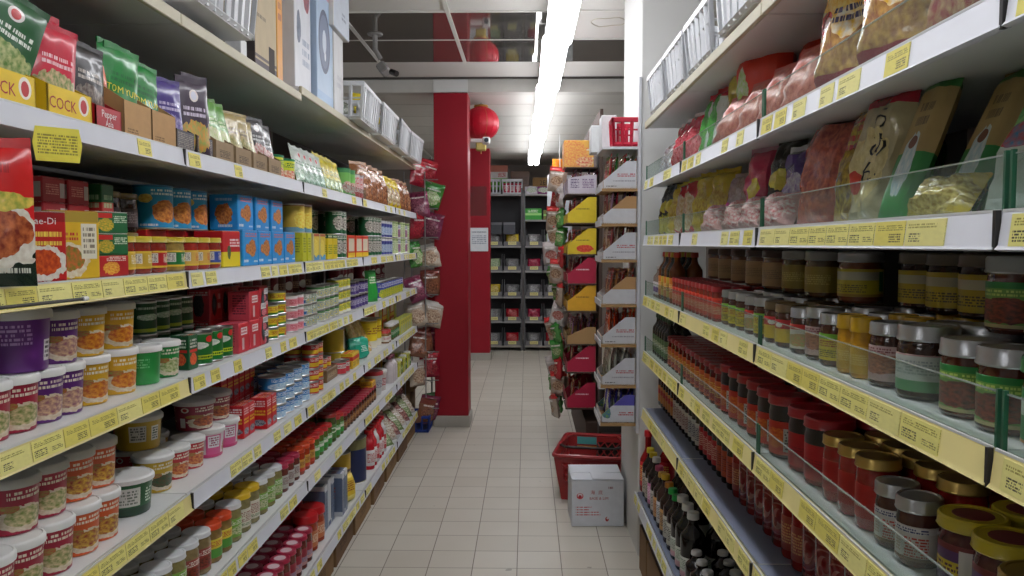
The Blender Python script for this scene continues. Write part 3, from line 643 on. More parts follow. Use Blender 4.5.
bx_gt = carton('flat green packet with white end', .095, .055, .044, pr((28, 104, 60), pics=[(.3, .4, .24, .3, (230, 180, 60), (120, 150, 50))], texts=[(.55, .95, .5, .85, (210, 224, 200)), (.05, .5, .72, .95, (200, 40, 40, 1))]), pr((216, 214, 208), texts=[(.2, .8, .2, .8, (60, 60, 60))]), name='paste_box')
bx_rt = carton('flat red packet with green end', .095, .055, .044, pr((190, 40, 44), pics=[(.45, .4, .25, .3, (240, 200, 80), (220, 110, 40))], texts=[(.3, .9, .72, .95, (240, 230, 220))]), pr((30, 120, 66)), name='paste_box')
place(S, 0, bx_rt, .02, 12, Y=1.655); place(S, 0, bx_gt, .02, 12, Y=1.655, z=.0446, tier='middle'); place(S, 0, bx_gt, .02, 12, Y=1.655, z=.0892, tier='top')
def ylab(c, stripe=None, dsc=None): return pr(c, bands=[(0, .12, (226, 190, 60)), (.9, 1, (226, 190, 60))], texts=[(.15, .48, .3, .86, (228, 226, 220, 1)), (.18, .46, .34, .82, (120, 110, 110)), (.62, .9, .3, .8, stripe or (240, 236, 220))], pics=[(.8, .5, .12, .2, *(dsc or (GOLD, YEL)))])
YLID = (206, 184, 44)
j_y = [jar('yellow-lidded jar with cream label', ylab((206, 170, 60)), (150, 40, 26), YLID, .035, .085, .014, .96), jar('yellow-lidded jar with red label', ylab((186, 30, 40)), (150, 40, 26), YLID, .035, .085, .014, .96),
       jar('yellow-lidded jar with green label', ylab((30, 120, 60)), (170, 140, 70), YLID, .038, .085, .014, .96), jar('yellow-lidded jar with pale label', ylab((214, 170, 80), (190, 50, 40)), (170, 40, 30), YLID, .035, .085, .014, .96), jar('yellow-lidded jar with blue label', ylab((60, 80, 160), None, ((220, 180, 60), (200, 120, 50))), (160, 40, 30), YLID, .035, .085, .014, .96)]
for p, Y in zip((j_y[0], j_y[0], j_y[1], j_y[2], j_y[3], j_y[3], j_y[4]), (1.745, 1.822, 1.9, 2.0, 2.085, 2.162, 2.24)): place(S, 0, p, .025, 35, Y=Y)
j_dk = jar('dark jar with dull label', pr((60, 44, 50), texts=[(.3, .7, .2, .8, (120, 110, 110))]), (40, 24, 22), (120, 100, 50), .04, .095, .014, .94)
fill(S, 0, 0, j_dk, tiers=2, sb=.12, Y0=1.83, Y1_=2.05); fill(S, 0, 0, j_dk, tiers=2, sb=.22, Y0=1.9, Y1_=2.2)
cook = ((226, 150, 70), (160, 80, 36))
c_blu = can('tall blue biscuit tin', pr((36, 150, 210), pics=[(.55, .4, .24, .26, *cook), (.2, .7, .12, .1, (240, 220, 120), (200, 160, 60))], texts=[(.3, .8, .76, .92, (220, 236, 246)), (.1, .4, .06, .14, (236, 236, 236))]), r=.05, h=.115, top=fmat((30, 110, 170)))
bx_blu = carton('blue biscuit carton', .13, .09, .11, pr((38, 150, 222), pics=[(.6, .5, .26, .24, *cook), (.3, .48, .14, .14, *cook)], texts=[(.15, .9, .8, .94, (224, 100, 90)), (.05, .35, .08, .2, (236, 240, 244)), (.7, .95, .08, .16, (236, 240, 244))]), pr((44, 156, 226), pics=[(.5, .45, .3, .3, *cook)], texts=[(.2, .8, .8, .92, (180, 210, 236)), (.3, .8, .06, .18, (240, 240, 240))]), name='biscuit_box')
bx_ry = carton('red and yellow box with white script', .11, .09, .105, pr((196, 24, 34), bands=[(0, .42, (236, 214, 40))], texts=[(.4, .95, .55, .8, (250, 240, 240))], pics=[(.35, .42, .1, .2, (40, 110, 60), (90, 60, 40))]), pr((196, 24, 34), bands=[(0, .42, (236, 214, 40))], texts=[(.2, .9, .6, .75, (250, 230, 230))]))
place(S, 0, bx_ry, .03, 6, Y=2.35); fill(S, 0, 0, bx_blu, tiers=1, Y0=2.42, Y1_=3.0, gap=.008)
fill(S, 0, 0, bx_ry, tiers=1, Y0=2.05, Y1_=2.4, sb=.14)
n0 = len(REG); fill(S, 0, 0, c_blu, Y0=2.06, Y1_=2.45, sb=.10, gap=.012); lift(n0, .106, 'second layer')
n0 = len(REG); fill(S, 0, 0, bx_blu, tiers=1, Y0=2.46, Y1_=3.02, gap=.03, sb=.05); lift(n0, .1106, 'second layer')
bx_yg = carton('yellow-green upright box', .055, .06, .11, pr((206, 206, 50), texts=[(.2, .8, .3, .85, (110, 130, 50))]))
bx_yw = carton('yellow box with lemon picture', .09, .07, .11, pr((226, 200, 70), pics=[(.4, .45, .34, .34, (244, 236, 120), (236, 200, 60))], bands=[(0, .2, (70, 150, 200)), (.9, 1, (180, 80, 50))]), pr((220, 214, 170), pics=[(.5, .5, .3, .3, (244, 236, 120), (236, 200, 60))]))
bx_yd = carton('yellow box with dark green stripes', .085, .07, .11, pr((232, 206, 40), bands=[(.84, 1, (26, 86, 50))], texts=[(.1, .9, .2, .6, (60, 120, 50)), (.1, .9, .86, .97, (220, 230, 210))]))
for p, Y in ((bx_yg, 3.12), (bx_yg, 3.19), (bx_yw, 3.3), (bx_yw, 3.4), (bx_yd, 3.53), (bx_yd, 3.62)): place(S, 0, p, .03, 0, Y=Y)
c_le = can('tall tin with lemon picture', pr((222, 190, 80), pics=[(.55, .45, .26, .3, (244, 236, 120), (236, 190, 60))], bands=[(0, .2, (110, 160, 190)), (.92, 1, (150, 90, 50))]), r=.046, h=.115)
for Y in (3.16, 3.27): place(S, 0, c_le, .04, 30, z=.1106, Y=Y, tier='second layer')
c_gw = can('green and white portrait tin', pr((24, 92, 54), pics=[(.5, .5, .28, .3, (232, 226, 214), (60, 50, 44))], texts=[(.2, .8, .82, .95, (230, 230, 220))]), r=.04, h=.11)
fill(S, 0, 0, c_gw, tiers=2, Y0=3.69, Y1_=3.86, gap=.006)
bx_or = carton('red-framed box with three figures', .16, .08, .11, pr((214, 60, 36), texts=[(.12, .88, .28, .86, (236, 226, 200, 1))], bands=[(0, .22, (240, 200, 40))], pics=[(.3, .55, .1, .2, (60, 60, 60), (200, 150, 130)), (.5, .55, .1, .2, (60, 60, 60), (200, 150, 130)), (.7, .55, .1, .2, (60, 60, 60), (200, 150, 130))]), pr((220, 90, 40)))
for Y in (3.96, 4.14, 4.3): place(S, 0, bx_or, .03, 0, Y=Y)
c_bp = can('blue and violet tin', pr((60, 70, 150), bands=[(.82, 1, (220, 220, 226))], pics=[(.5, .4, .3, .24, (230, 230, 236), (60, 130, 190))]), r=.04, h=.105)
c_lg = can('pale green and white tin', pr((206, 222, 160), pics=[(.5, .5, .3, .3, (140, 180, 80), (240, 240, 220))], texts=[(.2, .8, .8, .92, (70, 120, 60))]), r=.045, h=.11)
c_wb = can('white and blue snack tin', pr((226, 226, 230), pics=[(.5, .4, .3, .26, (70, 130, 190), (220, 90, 80))], texts=[(.2, .8, .75, .92, (60, 90, 160))]), r=.042, h=.1)
fill(S, 0, 0, [c_gw], tiers=2, Y0=4.42, Y1_=4.78, gap=.012); fill(S, 0, 0, [c_bp], tiers=2, Y0=4.8, Y1_=5.15, gap=.012); fill(S, 0, 0, [c_lg, c_lg, c_wb], tiers=2, Y0=5.2, Y1_=5.95, gap=.014, ragged=.2)
fill(S, 0, 0, [c_gw, c_yg], tiers=2, Y0=3.4, Y1_=5.0, gap=.05, sb=.13)
tg = MB(); tg.poly([(-.034, 0), (.034, 0), (.039, -.028), (.034, -.058), (-.034, -.058), (-.039, -.028)], .0012, pr((240, 228, 90), texts=[(.1, .9, .2, .8, (150, 140, 60))]), 'y'); o = tg.obj('price_flag', None, (-.80, 1.36, 1.648), math.radians(48)); o['label'] = 'bent yellow price paper hanging under the pouch shelf near the red soup pouch'; o['category'] = 'price tag'
rd = MB(); rd.tube([(-.85, 1.0, 1.355), (-.815, 1.15, 1.352), (-.81, 1.44, 1.350)], .003, m_joint, 8); rd.tube([(-.81, 1.44, 1.350), (-.81, 1.455, 1.350)], .0045, m_white, 8); o = rd.obj('hanging_hook'); o['label'] = 'thin dark metal hook rod in front of the price strip below the soup boxes'; o['category'] = 'hook'
# --- third shelf up
S = LS[2]
for px, p in ((-18, t_red), (14, t_red), (46, t_red), (74, t_org), (95, t_org)): pc(S, px, p, .025, 30, 0, 'bottom layer')
for px, p in ((10, t_red), (40, t_red), (68, t_org), (92, t_org)): pc(S, px, p, .05, 30, .1006, 'second layer')
fill(S, 0, 0, t_red, tiers=2, sb=.15, Y0=1.3, Y1_=1.62, gap=.01)
pc(S, 125, t_dgr, .03, 40); pc(S, 153, t_wyl2, .055, 30); pc(S, 138, t_wyl, .11, 40, .0926, 'second layer'); pc(S, 128, t_wyl, .17, 40, 0, 'row behind'); pc(S, 150, t_wyl2, .17, 40, 0, 'row behind')
place(S, 0, t_rs, .06, 30, Y=2.09); place(S, 0, t_rs, .06, 30, Y=2.19, tier=''); place(S, 0, t_pnk, .05, 34, Y=2.31); place(S, 0, t_pnk, .05, 30, Y=2.43)
place(S, 0, t_org, .14, 30, Y=2.05, z=.09, tier='second layer'); place(S, 0, t_rs, .16, 30, Y=2.06, tier='row behind'); place(S, 0, t_rs, .16, 30, Y=2.16, tier='row behind')
for Y in (2.29, 2.42): place(S, 0, t_brn, .07, 30, Y=Y, z=.0856, tier='second layer')
bx_sar = carton('upright red sardine box', .05, .055, .105, pr((200, 24, 34), texts=[(.1, .9, .7, .92, (246, 236, 236)), (.1, .9, .42, .62, (240, 214, 60))], pics=[(.5, .2, .42, .1, (60, 60, 80), (180, 190, 200))]), name='sardine_box')
fill(S, 0, 0, bx_sar, tiers=1, Y0=2.5, Y1_=2.62, rows=1, sb=.06); fill(S, 0, 0, bx_sar, tiers=2, Y0=2.5, Y1_=2.8, sb=.13)
place(S, 0, bx_sar, .03, 0, Y=2.66); place(S, 0, bx_sar, .03, 0, Y=2.715)
c_tun = can('blue and white tuna can', pr((40, 130, 200), pics=[(.5, .3, .4, .25, (226, 236, 244), (120, 180, 220))], texts=[(.2, .8, .6, .85, (236, 240, 246))]), r=.048, h=.05, name='tuna_can')
fill(S, 0, 0, c_tun, tiers=3, Y0=2.77, Y1_=3.2, rows=2, upper_rows=(0, 1), gap=.006)
c_sm = can('small red and yellow can', pr((196, 40, 44), bands=[(.2, .5, (230, 190, 50))], texts=[(.2, .8, .6, .85, (240, 230, 220))]), r=.034, h=.052, name='small_tin')
fill(S, 0, 0, c_sm, tiers=4, Y0=3.24, Y1_=3.42, rows=2); fill(S, 0, 0, [c_sm], tiers=3, Y0=2.9, Y1_=3.3, sb=.2, gap=.01)
bx_bt = carton('flat brown carton tray', .2, .16, .055, pr((120, 92, 60), texts=[(.1, .9, .3, .7, (200, 180, 140))])); place(S, 0, bx_bt, .05, 0, Y=3.62)
n0 = len(REG); fill(S, 0, 0, c_sm, tiers=1, Y0=3.53, Y1_=3.72, sb=.06); lift(n0, .0556, 'on the brown tray')
c_rw = can('small red and white can', pr((206, 60, 70), bands=[(.5, .8, (236, 230, 226))], texts=[(.2, .8, .55, .75, (160, 40, 50))]), r=.036, h=.06, name='small_tin')
bx_yr = carton('yellow box with red stripe', .075, .06, .075, pr((232, 196, 50), bands=[(.55, .8, (206, 50, 50))], texts=[(.15, .85, .15, .45, (120, 90, 30))]))
fill(S, 0, 0, c_rw, tiers=1, Y0=3.74, Y1_=3.9, rows=2); fill(S, 0, 0, bx_yr, tiers=1, Y0=3.92, Y1_=4.12, rows=1)
c_big = can('large yellow tin with white panel', pr((206, 180, 50), texts=[(.55, .9, .15, .9, (226, 222, 206, 1))]), r=.065, h=.12); place(S, 0, c_big, .08, 20, Y=4.0, z=.0756, tier='second layer'); place(S, 0, c_big, .13, 20, Y=4.16, tier='row behind')
p_tq = pouch('turquoise plastic bag', pr((40, 170, 140), texts=[(.3, .7, .3, .6, (210, 240, 230))], rough=.2, bump=.5), .15, .12, .07, 8, wr=.012, name='bag', cat='bag'); place(S, 0, p_tq, .03, 20, -12, Y=4.27); 
p_pas = pouch('long pack of yellow noodles leaning back', pr((206, 190, 120), pics=[(.5, .5, .5, .5, *NOOD)], texts=[(.2, .8, .05, .2, (230, 230, 220))], rough=.2, coat=.3, bump=.4), .1, .27, .05, 9, wr=.003, name='noodle_pack', cat='packet')
for k, Y in enumerate((4.36, 4.47, 4.58)): place(S, 0, p_pas, .05, 10, -32, 20, Y=Y, jz=0)
c_yt = can('tall yellow cocoa tin', pr((226, 200, 40), bands=[(0, .28, (226, 220, 200)), (.9, 1, (180, 150, 30))], texts=[(.2, .8, .5, .75, (140, 60, 40))]), r=.06, h=.17); place(S, 0, c_yt, .05, 25, Y=4.72); place(S, 0, c_yt, .05, 25, Y=4.86)
c_s2 = jar('small jar with white and red label', pr((226, 222, 214), texts=[(.2, .8, .4, .8, (190, 60, 60))]), (150, 110, 70), (200, 60, 60), .032, .08)
j_gl = jar('white-capped jar with green label', pr((60, 130, 70), texts=[(.2, .8, .4, .8, (230, 230, 220))]), (120, 110, 60), (230, 230, 228), .034, .105)
bx_yb = carton('yellow-green food box', .09, .06, .1, pr((206, 206, 80), pics=[(.5, .35, .35, .25, *VEG)], texts=[(.1, .9, .7, .9, (60, 110, 50))]))
fill(S, 0, 0, [c_s2], tiers=1, Y0=4.94, Y1_=5.1, rows=2); fill(S, 0, 0, [j_gl], Y0=5.12, Y1_=5.4, rows=2); fill(S, 0, 0, [bx_yb], tiers=1, Y0=5.42, Y1_=5.98, rows=1); fill(S, 0, 0, [bx_or, bx_yb], tiers=2, Y0=5.0, Y1_=5.95, sb=.12, gap=.02)
# --- second shelf up: glass jars
S = LS[1]
LBL = lambda c, t=(60, 110, 50), food=VEG: pr(c, pics=[(.5, .35, .3, .24, *food)], texts=[(.15, .85, .66, .92, t)])
g_w = jar('white-lidded pickle jar with green label', LBL((120, 170, 60), (240, 240, 226)), (150, 140, 90), (226, 228, 230), .038, .115, .015, .92, name='pickle_jar')
g_wr = jar('white-lidded pickle jar with red label', LBL((150, 60, 50), (240, 230, 220), MEAT), (150, 130, 90), (226, 228, 230), .038, .115, .015, .92, name='pickle_jar')
g_y = jar('yellow-lidded pickle jar with white label', pr((222, 216, 200), texts=[(.2, .8, .3, .85, (150, 90, 80)), (.2, .8, .1, .25, (70, 120, 60))]), (150, 140, 96), (226, 186, 40), .04, .12, .016, .92, name='pickle_jar')
g_o = jar('orange-lidded pickle jar with yellow-green label', pr((80, 150, 60), bands=[(.5, 1, (226, 206, 70))], texts=[(.2, .8, .6, .9, (190, 60, 40))]), (150, 120, 70), (214, 74, 36), .037, .11, .016, .92, name='pickle_jar')
g_p = jar('crimson-lidded jar with grey label', pr((190, 186, 180), texts=[(.2, .8, .3, .85, (110, 50, 60))]), (120, 60, 50), (176, 40, 74), .034, .1, .015, .92, name='pickle_jar')
g_or = jar('orange-lidded chilli jar', pr((200, 150, 60), bands=[(0, .3, (190, 60, 40))], texts=[(.2, .8, .5, .8, (120, 50, 30))]), (176, 60, 30), (206, 70, 30), .035, .1, .015, .92, name='pickle_jar')
g_g = jar('red-lidded olive jar with green and white label', pr((60, 150, 60), bands=[(.5, .75, (230, 230, 220))], texts=[(.2, .8, .78, .95, (230, 240, 220))]), (100, 120, 50), (190, 40, 40), .034, .1, .014, .92, name='pickle_jar')
g_big = jar('tall olive jar with ringed green label', pr((70, 120, 50), discs=[(.5, .6, .2, .18, (236, 240, 226)), (.5, .6, .12, .11, (70, 120, 50))]), (80, 90, 44), (150, 40, 36), .042, .13, .016, .94, name='pickle_jar')
g_b = jar('crimson-lidded jar of brown paste', pr((110, 66, 40), texts=[(.2, .8, .3, .8, (206, 160, 90))]), (84, 40, 26), (166, 28, 56), .032, .085, .014, .94, name='paste_jar')
Yc = 1.78
seq = [g_w]*3+[g_wr]*2+[g_o]*2+[g_w]+[g_y]*2+[g_w]*3+[g_p]*3+[g_or]*3+[g_g]*4+[g_big]*1+[g_g]*2+[g_b]*12
for k, p in enumerate(seq):
    w = p.dims[0]+.004
    for r in range(3):
        place(S, 0, p, .03+r*(w+.002), 25+R.uniform(-18, 18), Y=Yc+w/2, tier='' if r == 0 else ('row behind', 'third row in')[r-1], prune=r > 0)
    Yc += w
c_ylb = carton('yellow box with orange print', .11, .07, .115, pr((226, 180, 50), pics=[(.5, .45, .3, .3, (200, 90, 40), (150, 60, 30))], texts=[(.1, .9, .8, .94, (120, 60, 30))]))
fill(S, 0, 0, [g_or], Y0=Yc+.02, Y1_=4.45, rows=2); place(S, 0, c_ylb, .04, 0, Y=4.55); place(S, 0, c_ylb, .12, 0, Y=4.62, z=.0, tier='row behind')
pt_w = tub('white tub with pink label', pr((222, 214, 210), bands=[(.3, .7, (190, 90, 100))], texts=[(.2, .8, .35, .65, (240, 236, 236))]), r=.06, h=.13)
pt_r = tub('white tub with red lid', pr((206, 206, 206), texts=[(.2, .8, .35, .75, (110, 110, 140))]), r=.065, h=.14, lid=(176, 40, 46))
bt_w = bottle('white squeeze bottle', (224, 214, 216), (214, 120, 150), None, r=.034, h=.17, name='squeeze_bottle')
fill(S, 0, 0, [pt_r, pt_w], Y0=4.68, Y1_=5.05, gap=.01); fill(S, 0, 0, [bt_w], Y0=5.1, Y1_=5.3, rows=2); fill(S, 0, 0, [bx_yb, j_gl], Y0=5.35, Y1_=5.98, rows=2, gap=.02); fill(S, 0, 0, [c_ylb], Y0=4.7, Y1_=5.9, sb=.2, tiers=1, gap=.03)
# --- first shelf up
S = LS[0]
k_p = jar('crimson-lidded jar with round lid sticker', pr((196, 150, 150), bands=[(.5, 1, (150, 30, 50))], texts=[(.2, .8, .2, .5, (90, 110, 160))]), (110, 40, 30), (170, 28, 66), .036, .13, .015, .94, liddisc=(226, 200, 206), name='paste_jar')
k_r = jar('red-lidded jar of orange relish', pr((196, 110, 60), texts=[(.2, .8, .3, .8, (240, 220, 190))]), (166, 60, 30), (196, 24, 32), .05, .15, .03, .96, name='relish_jar')
fill(S, 0, 0, k_p, Y0=2.35, Y1_=3.2, rows=4); fill(S, 0, 0, [g_w, g_p], tiers=1, Y0=3.0, Y1_=3.6, sb=.25, rows=2)
for Y in (3.25, 3.36): place(S, 0, k_r, .03, 20, Y=Y)
for Y in (3.3, 3.41): place(S, 0, k_r, .14, 20, Y=Y, tier='row behind')
bx_gb = carton('grey-blue upright box', .05, .16, .2, pr((96, 110, 136), bands=[(.86, 1, (206, 210, 216))], texts=[(.2, .8, .3, .7, (70, 80, 100))]), pr((92, 106, 134), bands=[(.9, 1, (206, 210, 216)), (0, .1, (206, 210, 216))], texts=[(.2, .8, .4, .7, (140, 60, 50))]), name='tall_box')
bx_wb = carton('white upright box with blue edge', .05, .16, .21, pr((206, 208, 214), bands=[(0, .1, (60, 80, 130))]), pr((206, 210, 220), texts=[(.2, .8, .3, .8, (90, 100, 140))]), name='tall_box')
for k, Y in enumerate((3.48, 3.54, 3.6)): place(S, 0, bx_wb if k == 1 else bx_gb, .05, 0, Y=Y)
for k, Y in enumerate((3.68, 3.74)): place(S, 0, bx_gb, .02, 0, Y=Y)
p_yl = pouch('yellow flour bag', pr((222, 190, 50), bands=[(.0, .25, (236, 220, 120))], texts=[(.2, .8, .4, .8, (150, 60, 50))], rough=.4), .12, .13, .06, 12, name='flour_bag', cat='bag')
place(S, 0, p_yl, .02, 25, -8, Y=3.86)
c_ylt = can('large yellow tin with dark print', pr((206, 170, 50), bands=[(.25, .6, (80, 60, 50))], texts=[(.2, .8, .3, .55, (220, 190, 90))]), r=.07, h=.21); place(S, 0, c_ylt, .06, 30, Y=4.02)
c_olv = can('big olive tin with navy square label', pr((130, 126, 84), texts=[(.06, .96, .04, .76, (28, 40, 84, 1))], pics=[(.5, .5, .26, .14, (190, 196, 160), (90, 120, 60))], discs=[(.3, .16, .04, .03, (226, 226, 214)), (.5, .16, .04, .03, (226, 226, 214)), (.7, .16, .04, .03, (226, 226, 214))]), r=.085, h=.24, name='large_tin')
place(S, 0, c_olv, .02, 38, Y=4.22)
bt_rw = bottle('red detergent-shaped bottle with white band', (196, 30, 44), (190, 24, 36), pr((230, 226, 226), texts=[(.2, .8, .2, .8, (190, 40, 50))]), r=.036, h=.22, name='tall_bottle', nr=.5)
bt_wr = bottle('white bottle with red cap', (222, 220, 220), (196, 30, 40), pr((196, 40, 50), texts=[(.2, .8, .3, .7, (240, 230, 230))]), r=.036, h=.22, name='tall_bottle', nr=.5)
fill(S, 0, 0, [bt_rw, bt_rw, bt_wr], Y0=4.42, Y1_=4.85, rows=2)
cl_g = [pouch(dn, pr(c, pics=[(.5, .5, .45, .45, *f)], texts=[(.2, .8, .4, .6, (230, 230, 224))], rough=.15, coat=.5, bump=.8), .13, .18, .05, 20+k, wr=.01, seal=fmat(c), name='vegetable_bag', cat='bag') for k, (dn, c, f) in enumerate((('clear bag of green vegetables', (120, 140, 90), ((70, 110, 50), (200, 210, 170))), ('clear bag of white radish', (190, 184, 176), ((226, 222, 206), (150, 120, 100))), ('clear bag of pink-brown roots', (150, 110, 110), ((190, 140, 130), (90, 50, 50)))))]
for q, Y in enumerate((4.95, 5.09, 5.23, 5.37, 5.51, 5.65, 5.79, 5.93)):
    place(S, 0, cl_g[q % 3], .02, 30, -35-R.uniform(0, 15), Y=Y); (place(S, 0, cl_g[(q+1) % 3], .10, 16, -30, Y=Y+.05, z=.135, tier='heaped on top') if q % 2 else None)
# --- sixth shelf up: pouches in display cartons
S = LS[5]
m_yc = pr((236, 200, 30), discs=[(.8, .6, .12, .34, (240, 232, 220)), (.8, .58, .075, .24, (190, 40, 44))], rough=.45); m_ycs = pr((230, 190, 30), rough=.45)
tr_c = tray('yellow display carton lettered in red', .145, .13, .055, .10, m_yc, m_ycs, texts=[('COCK', .030, -.026, .024, tm_red, 'f')])
m_rdc = pr((176, 24, 40)); tr_r = tray('red display carton lettered in white', .10, .12, .045, .09, m_rdc, m_rdc, texts=[('Pepper', .021, -.0, .031, tm_wht, 'f'), ('Asia', .018, -.0, .013, tm_wht, 'f')])
m_kr = pr(KRAFT, texts=[(.1, .5, .1, .25, (120, 90, 60))], rough=.7); tr_k = tray('kraft brown display carton', .12, .12, .075, .13, m_kr, m_kr)
m_krd = pr((150, 126, 96), texts=[(.2, .8, .2, .6, (60, 50, 44))], rough=.7); tr_d = tray('grey-brown display carton', .13, .12, .055, .11, m_krd, m_krd); tr_b = tray('dark patterned display carton', .1, .12, .05, .1, pr((54, 48, 60), texts=[(.05, .95, .1, .9, (150, 140, 130))]), pr((54, 48, 60)))
for p, Y in ((tr_c, 1.315), (tr_c, 1.495), (tr_r, 1.632), (tr_k, 1.755), (tr_k, 1.882), (tr_b, 2.0), (tr_b, 2.12), (tr_d, 2.26), (tr_d, 2.41), (tr_d, 2.56), (tr_d, 2.71)): place(S, 0, p, .012, 0, Y=Y)
def pk(desc, base, disc, food, tcol=(230, 236, 226), txt=(), seed=0, w=.095, h=.15, t=.02, **kw):
    return pouch(desc, pr(base, pics=[(.5, .24, .5, .22, *food)] if food else [], discs=[(.5, .8, .13, .085, (236, 226, 224)), (.5, .8, .08, .06, disc)] if disc else [], texts=[(.15, .85, .5, .66, tcol)], rough=.3, coat=.3), w, h, t, seed, seal=fmat(tuple(int(x*.9) for x in base)), texts=txt, **kw)
q_g = pk('dark green curry powder pouch', (10, 84, 36), (190, 40, 44), ((190, 190, 130), (90, 130, 50)), seed=31, w=.12, h=.16); q_r = pk('red curry powder pouch', (206, 26, 58), None, ((110, 140, 70), (220, 190, 150)), (250, 214, 220), seed=32)
q_k = pk('black and orange spice pouch', (36, 30, 34), None, ((150, 140, 130), (70, 50, 44)), (190, 180, 170), seed=33)
q_o = pk('orange-topped spice pouch', (212, 84, 36), (190, 50, 40), ((226, 160, 110), (190, 110, 70)), (190, 90, 70), seed=34)
q_t = pk('green soup pouch lettered in yellow', (20, 132, 54), None, None, (20, 100, 50), (('TOM YUM', .021, 0, .06, tm_yel),), seed=35, h=.15, w=.105)
q_p = pk('violet sauce pouch', (66, 46, 130), None, ((180, 170, 210), (90, 80, 150)), (200, 190, 220), seed=36)
q_m = pk('glossy pouch with coloured food picture', (60, 44, 66), (226, 226, 240), ((150, 170, 90), (220, 150, 70)), (220, 210, 230), seed=37, h=.19)
q_lg = pk('light green seasoning pouch', (90, 150, 50), None, ((190, 210, 130), (230, 226, 200)), (226, 236, 200), seed=38, h=.15)
q_lk = pk('kraft seasoning pouch', (170, 150, 96), None, ((120, 130, 60), (200, 180, 130)), (90, 70, 44), seed=39, h=.14)
q_wr = pk('dark pouch with red and white print', (46, 40, 48), (236, 236, 236), ((170, 40, 44), (220, 214, 206)), (220, 220, 220), seed=40, h=.15)
for q, (p, Y, yw, ln, sb, z) in enumerate(((q_g, 1.33, 22, -2, .045, .03), (q_g, 1.35, 18, -8, .085, .065), (q_r, 1.495, 18, -2, .04, .012), (q_r, 1.48, 14, -6, .075, .05), (q_r, 1.54, 16, -6, .09, .055), (q_k, 1.62, 12, -6, .04, .01), (q_o, 1.61, 10, -8, .08, .035), (q_o, 1.665, 12, -6, .055, .012), (q_o, 1.70, 12, -8, .09, .03),
    (q_t, 1.745, 14, -2, .04, .03), (q_t, 1.80, 12, -6, .075, .055), (q_t, 1.88, 14, -8, .05, .03), (q_p, 1.97, 20, -6, .03, .02), (q_p, 2.03, 20, -6, .04, .02), (q_m, 2.07, 30, -4, .012, .0), (q_m, 2.14, 20, -4, .03, .02), (q_lg, 2.24, 20, -14, .03, .03), (q_lg, 2.31, 20, -16, .03, .03), (q_lk, 2.40, 20, -14, .03, .03), (q_lk, 2.47, 20, -10, .03, .03), (q_lk, 2.55, 20, -12, .04, .02), (q_wr, 2.63, 20, -10, .03, .03), (q_wr, 2.71, 20, -12, .03, .02))):
    place(S, 0, p, sb, yw, ln, (21 if p is q_g else R.uniform(6, 14) if Y < 1.95 else 0), Y=Y, z=z+(.012 if Y < 1.95 else 0), tier='')
ky = lambda b, d: pr(b, bands=[(.9, 1, d), (0, .1, d)], pics=[(.5, .3, .3, .2, (220, 60, 50), (240, 230, 200))], texts=[(.15, .85, .6, .82, (30, 110, 60))], coat=.2)
c_kn = can('yellow-green bouillon tin with green lid', ky((214, 214, 40), (40, 140, 80)), r=.065, h=.13, top=fmat((40, 150, 110)), name='bouillon_tin'); c_kg = can('slim green bouillon tin', pr((120, 190, 90), bands=[(.85, 1, (60, 140, 80))], pics=[(.5, .35, .3, .2, (230, 230, 220), (200, 60, 50))]), r=.045, h=.14, top=fmat((70, 160, 110)), name='bouillon_tin')
c_ks = can('small yellow-green bouillon tin', ky((206, 214, 50), (50, 140, 80)), r=.05, h=.085, top=fmat((40, 150, 110)), name='bouillon_tin')
for Y in (2.86, 3.0): place(S, 0, c_ks, .03, 30, Y=Y)
place(S, 0, c_kn, .05, 30, Y=2.92, z=.0858, tier='on small tins') if False else None
for Y in (2.95, 3.09): place(S, 0, c_kn, .14, 30, Y=Y, tier='row behind')
q_w = pk('white and green crisps pouch', (206, 214, 206), (200, 50, 50), ((60, 140, 80), (230, 230, 226)), (50, 120, 70), seed=41, h=.17); q_y = pk('yellow seasoning pouch', (214, 196, 40), None, ((60, 120, 50), (226, 210, 60)), (70, 110, 50), seed=42, h=.18)
for k, Y in enumerate((3.16, 3.24, 3.33, 3.42)): place(S, 0, q_w, .03, 20, -24, 14, Y=Y)
for k, Y in enumerate((3.50, 3.58, 3.66, 3.74)): place(S, 0, q_y, .03, 20, -24, 16, Y=Y)
for Y in (3.70, 3.86): place(S, 0, c_kn, .12, 30, Y=Y, tier='row behind')
for Y in (3.95, 4.06): place(S, 0, c_kg, .03, 20, Y=Y)
c_wo = can('white and red upright tin', pr((226, 220, 220), bands=[(0, .3, (200, 40, 50))], pics=[(.5, .6, .3, .3, (230, 226, 226), (210, 60, 60))]), r=.04, h=.13)
for Y in (4.17, 4.26): place(S, 0, c_wo, .03, 20, Y=Y)
for Y in (4.2, 4.32): place(S, 0, c_ks, .12, 20, Y=Y, tier='row behind')
b_br = [pouch('brown bag of dried goods', pr((150, 96, 60), pics=[(.5, .5, .45, .4, (190, 130, 90), (110, 60, 40))], texts=[(.2, .8, .7, .85, (230, 210, 180))], rough=.2, coat=.4, bump=.6), .16, .22, .07, 44+k, wr=.01, seal=fmat((180, 140, 110)), name='dried_food_bag', cat='bag') for k in range(2)]
b_ye = pouch('yellow bag with brown print', pr((226, 196, 50), pics=[(.5, .4, .4, .3, (236, 226, 190), (150, 90, 40))], rough=.25, bump=.5), .15, .2, .06, 47, wr=.01, seal=fmat((230, 200, 60)), name='dried_food_bag', cat='bag')
for k, Y in enumerate((4.42, 4.58, 4.75, 4.92)): place(S, 0, b_br[k % 2], .03, 25, -12, Y=Y)
for k, Y in enumerate((5.08, 5.24, 5.4)): place(S, 0, b_ye, .03, 25, -12, Y=Y)
for k, Y in enumerate((5.58, 5.74, 5.9)): place(S, 0, b_br[k % 2], .03, 25, -12, Y=Y)
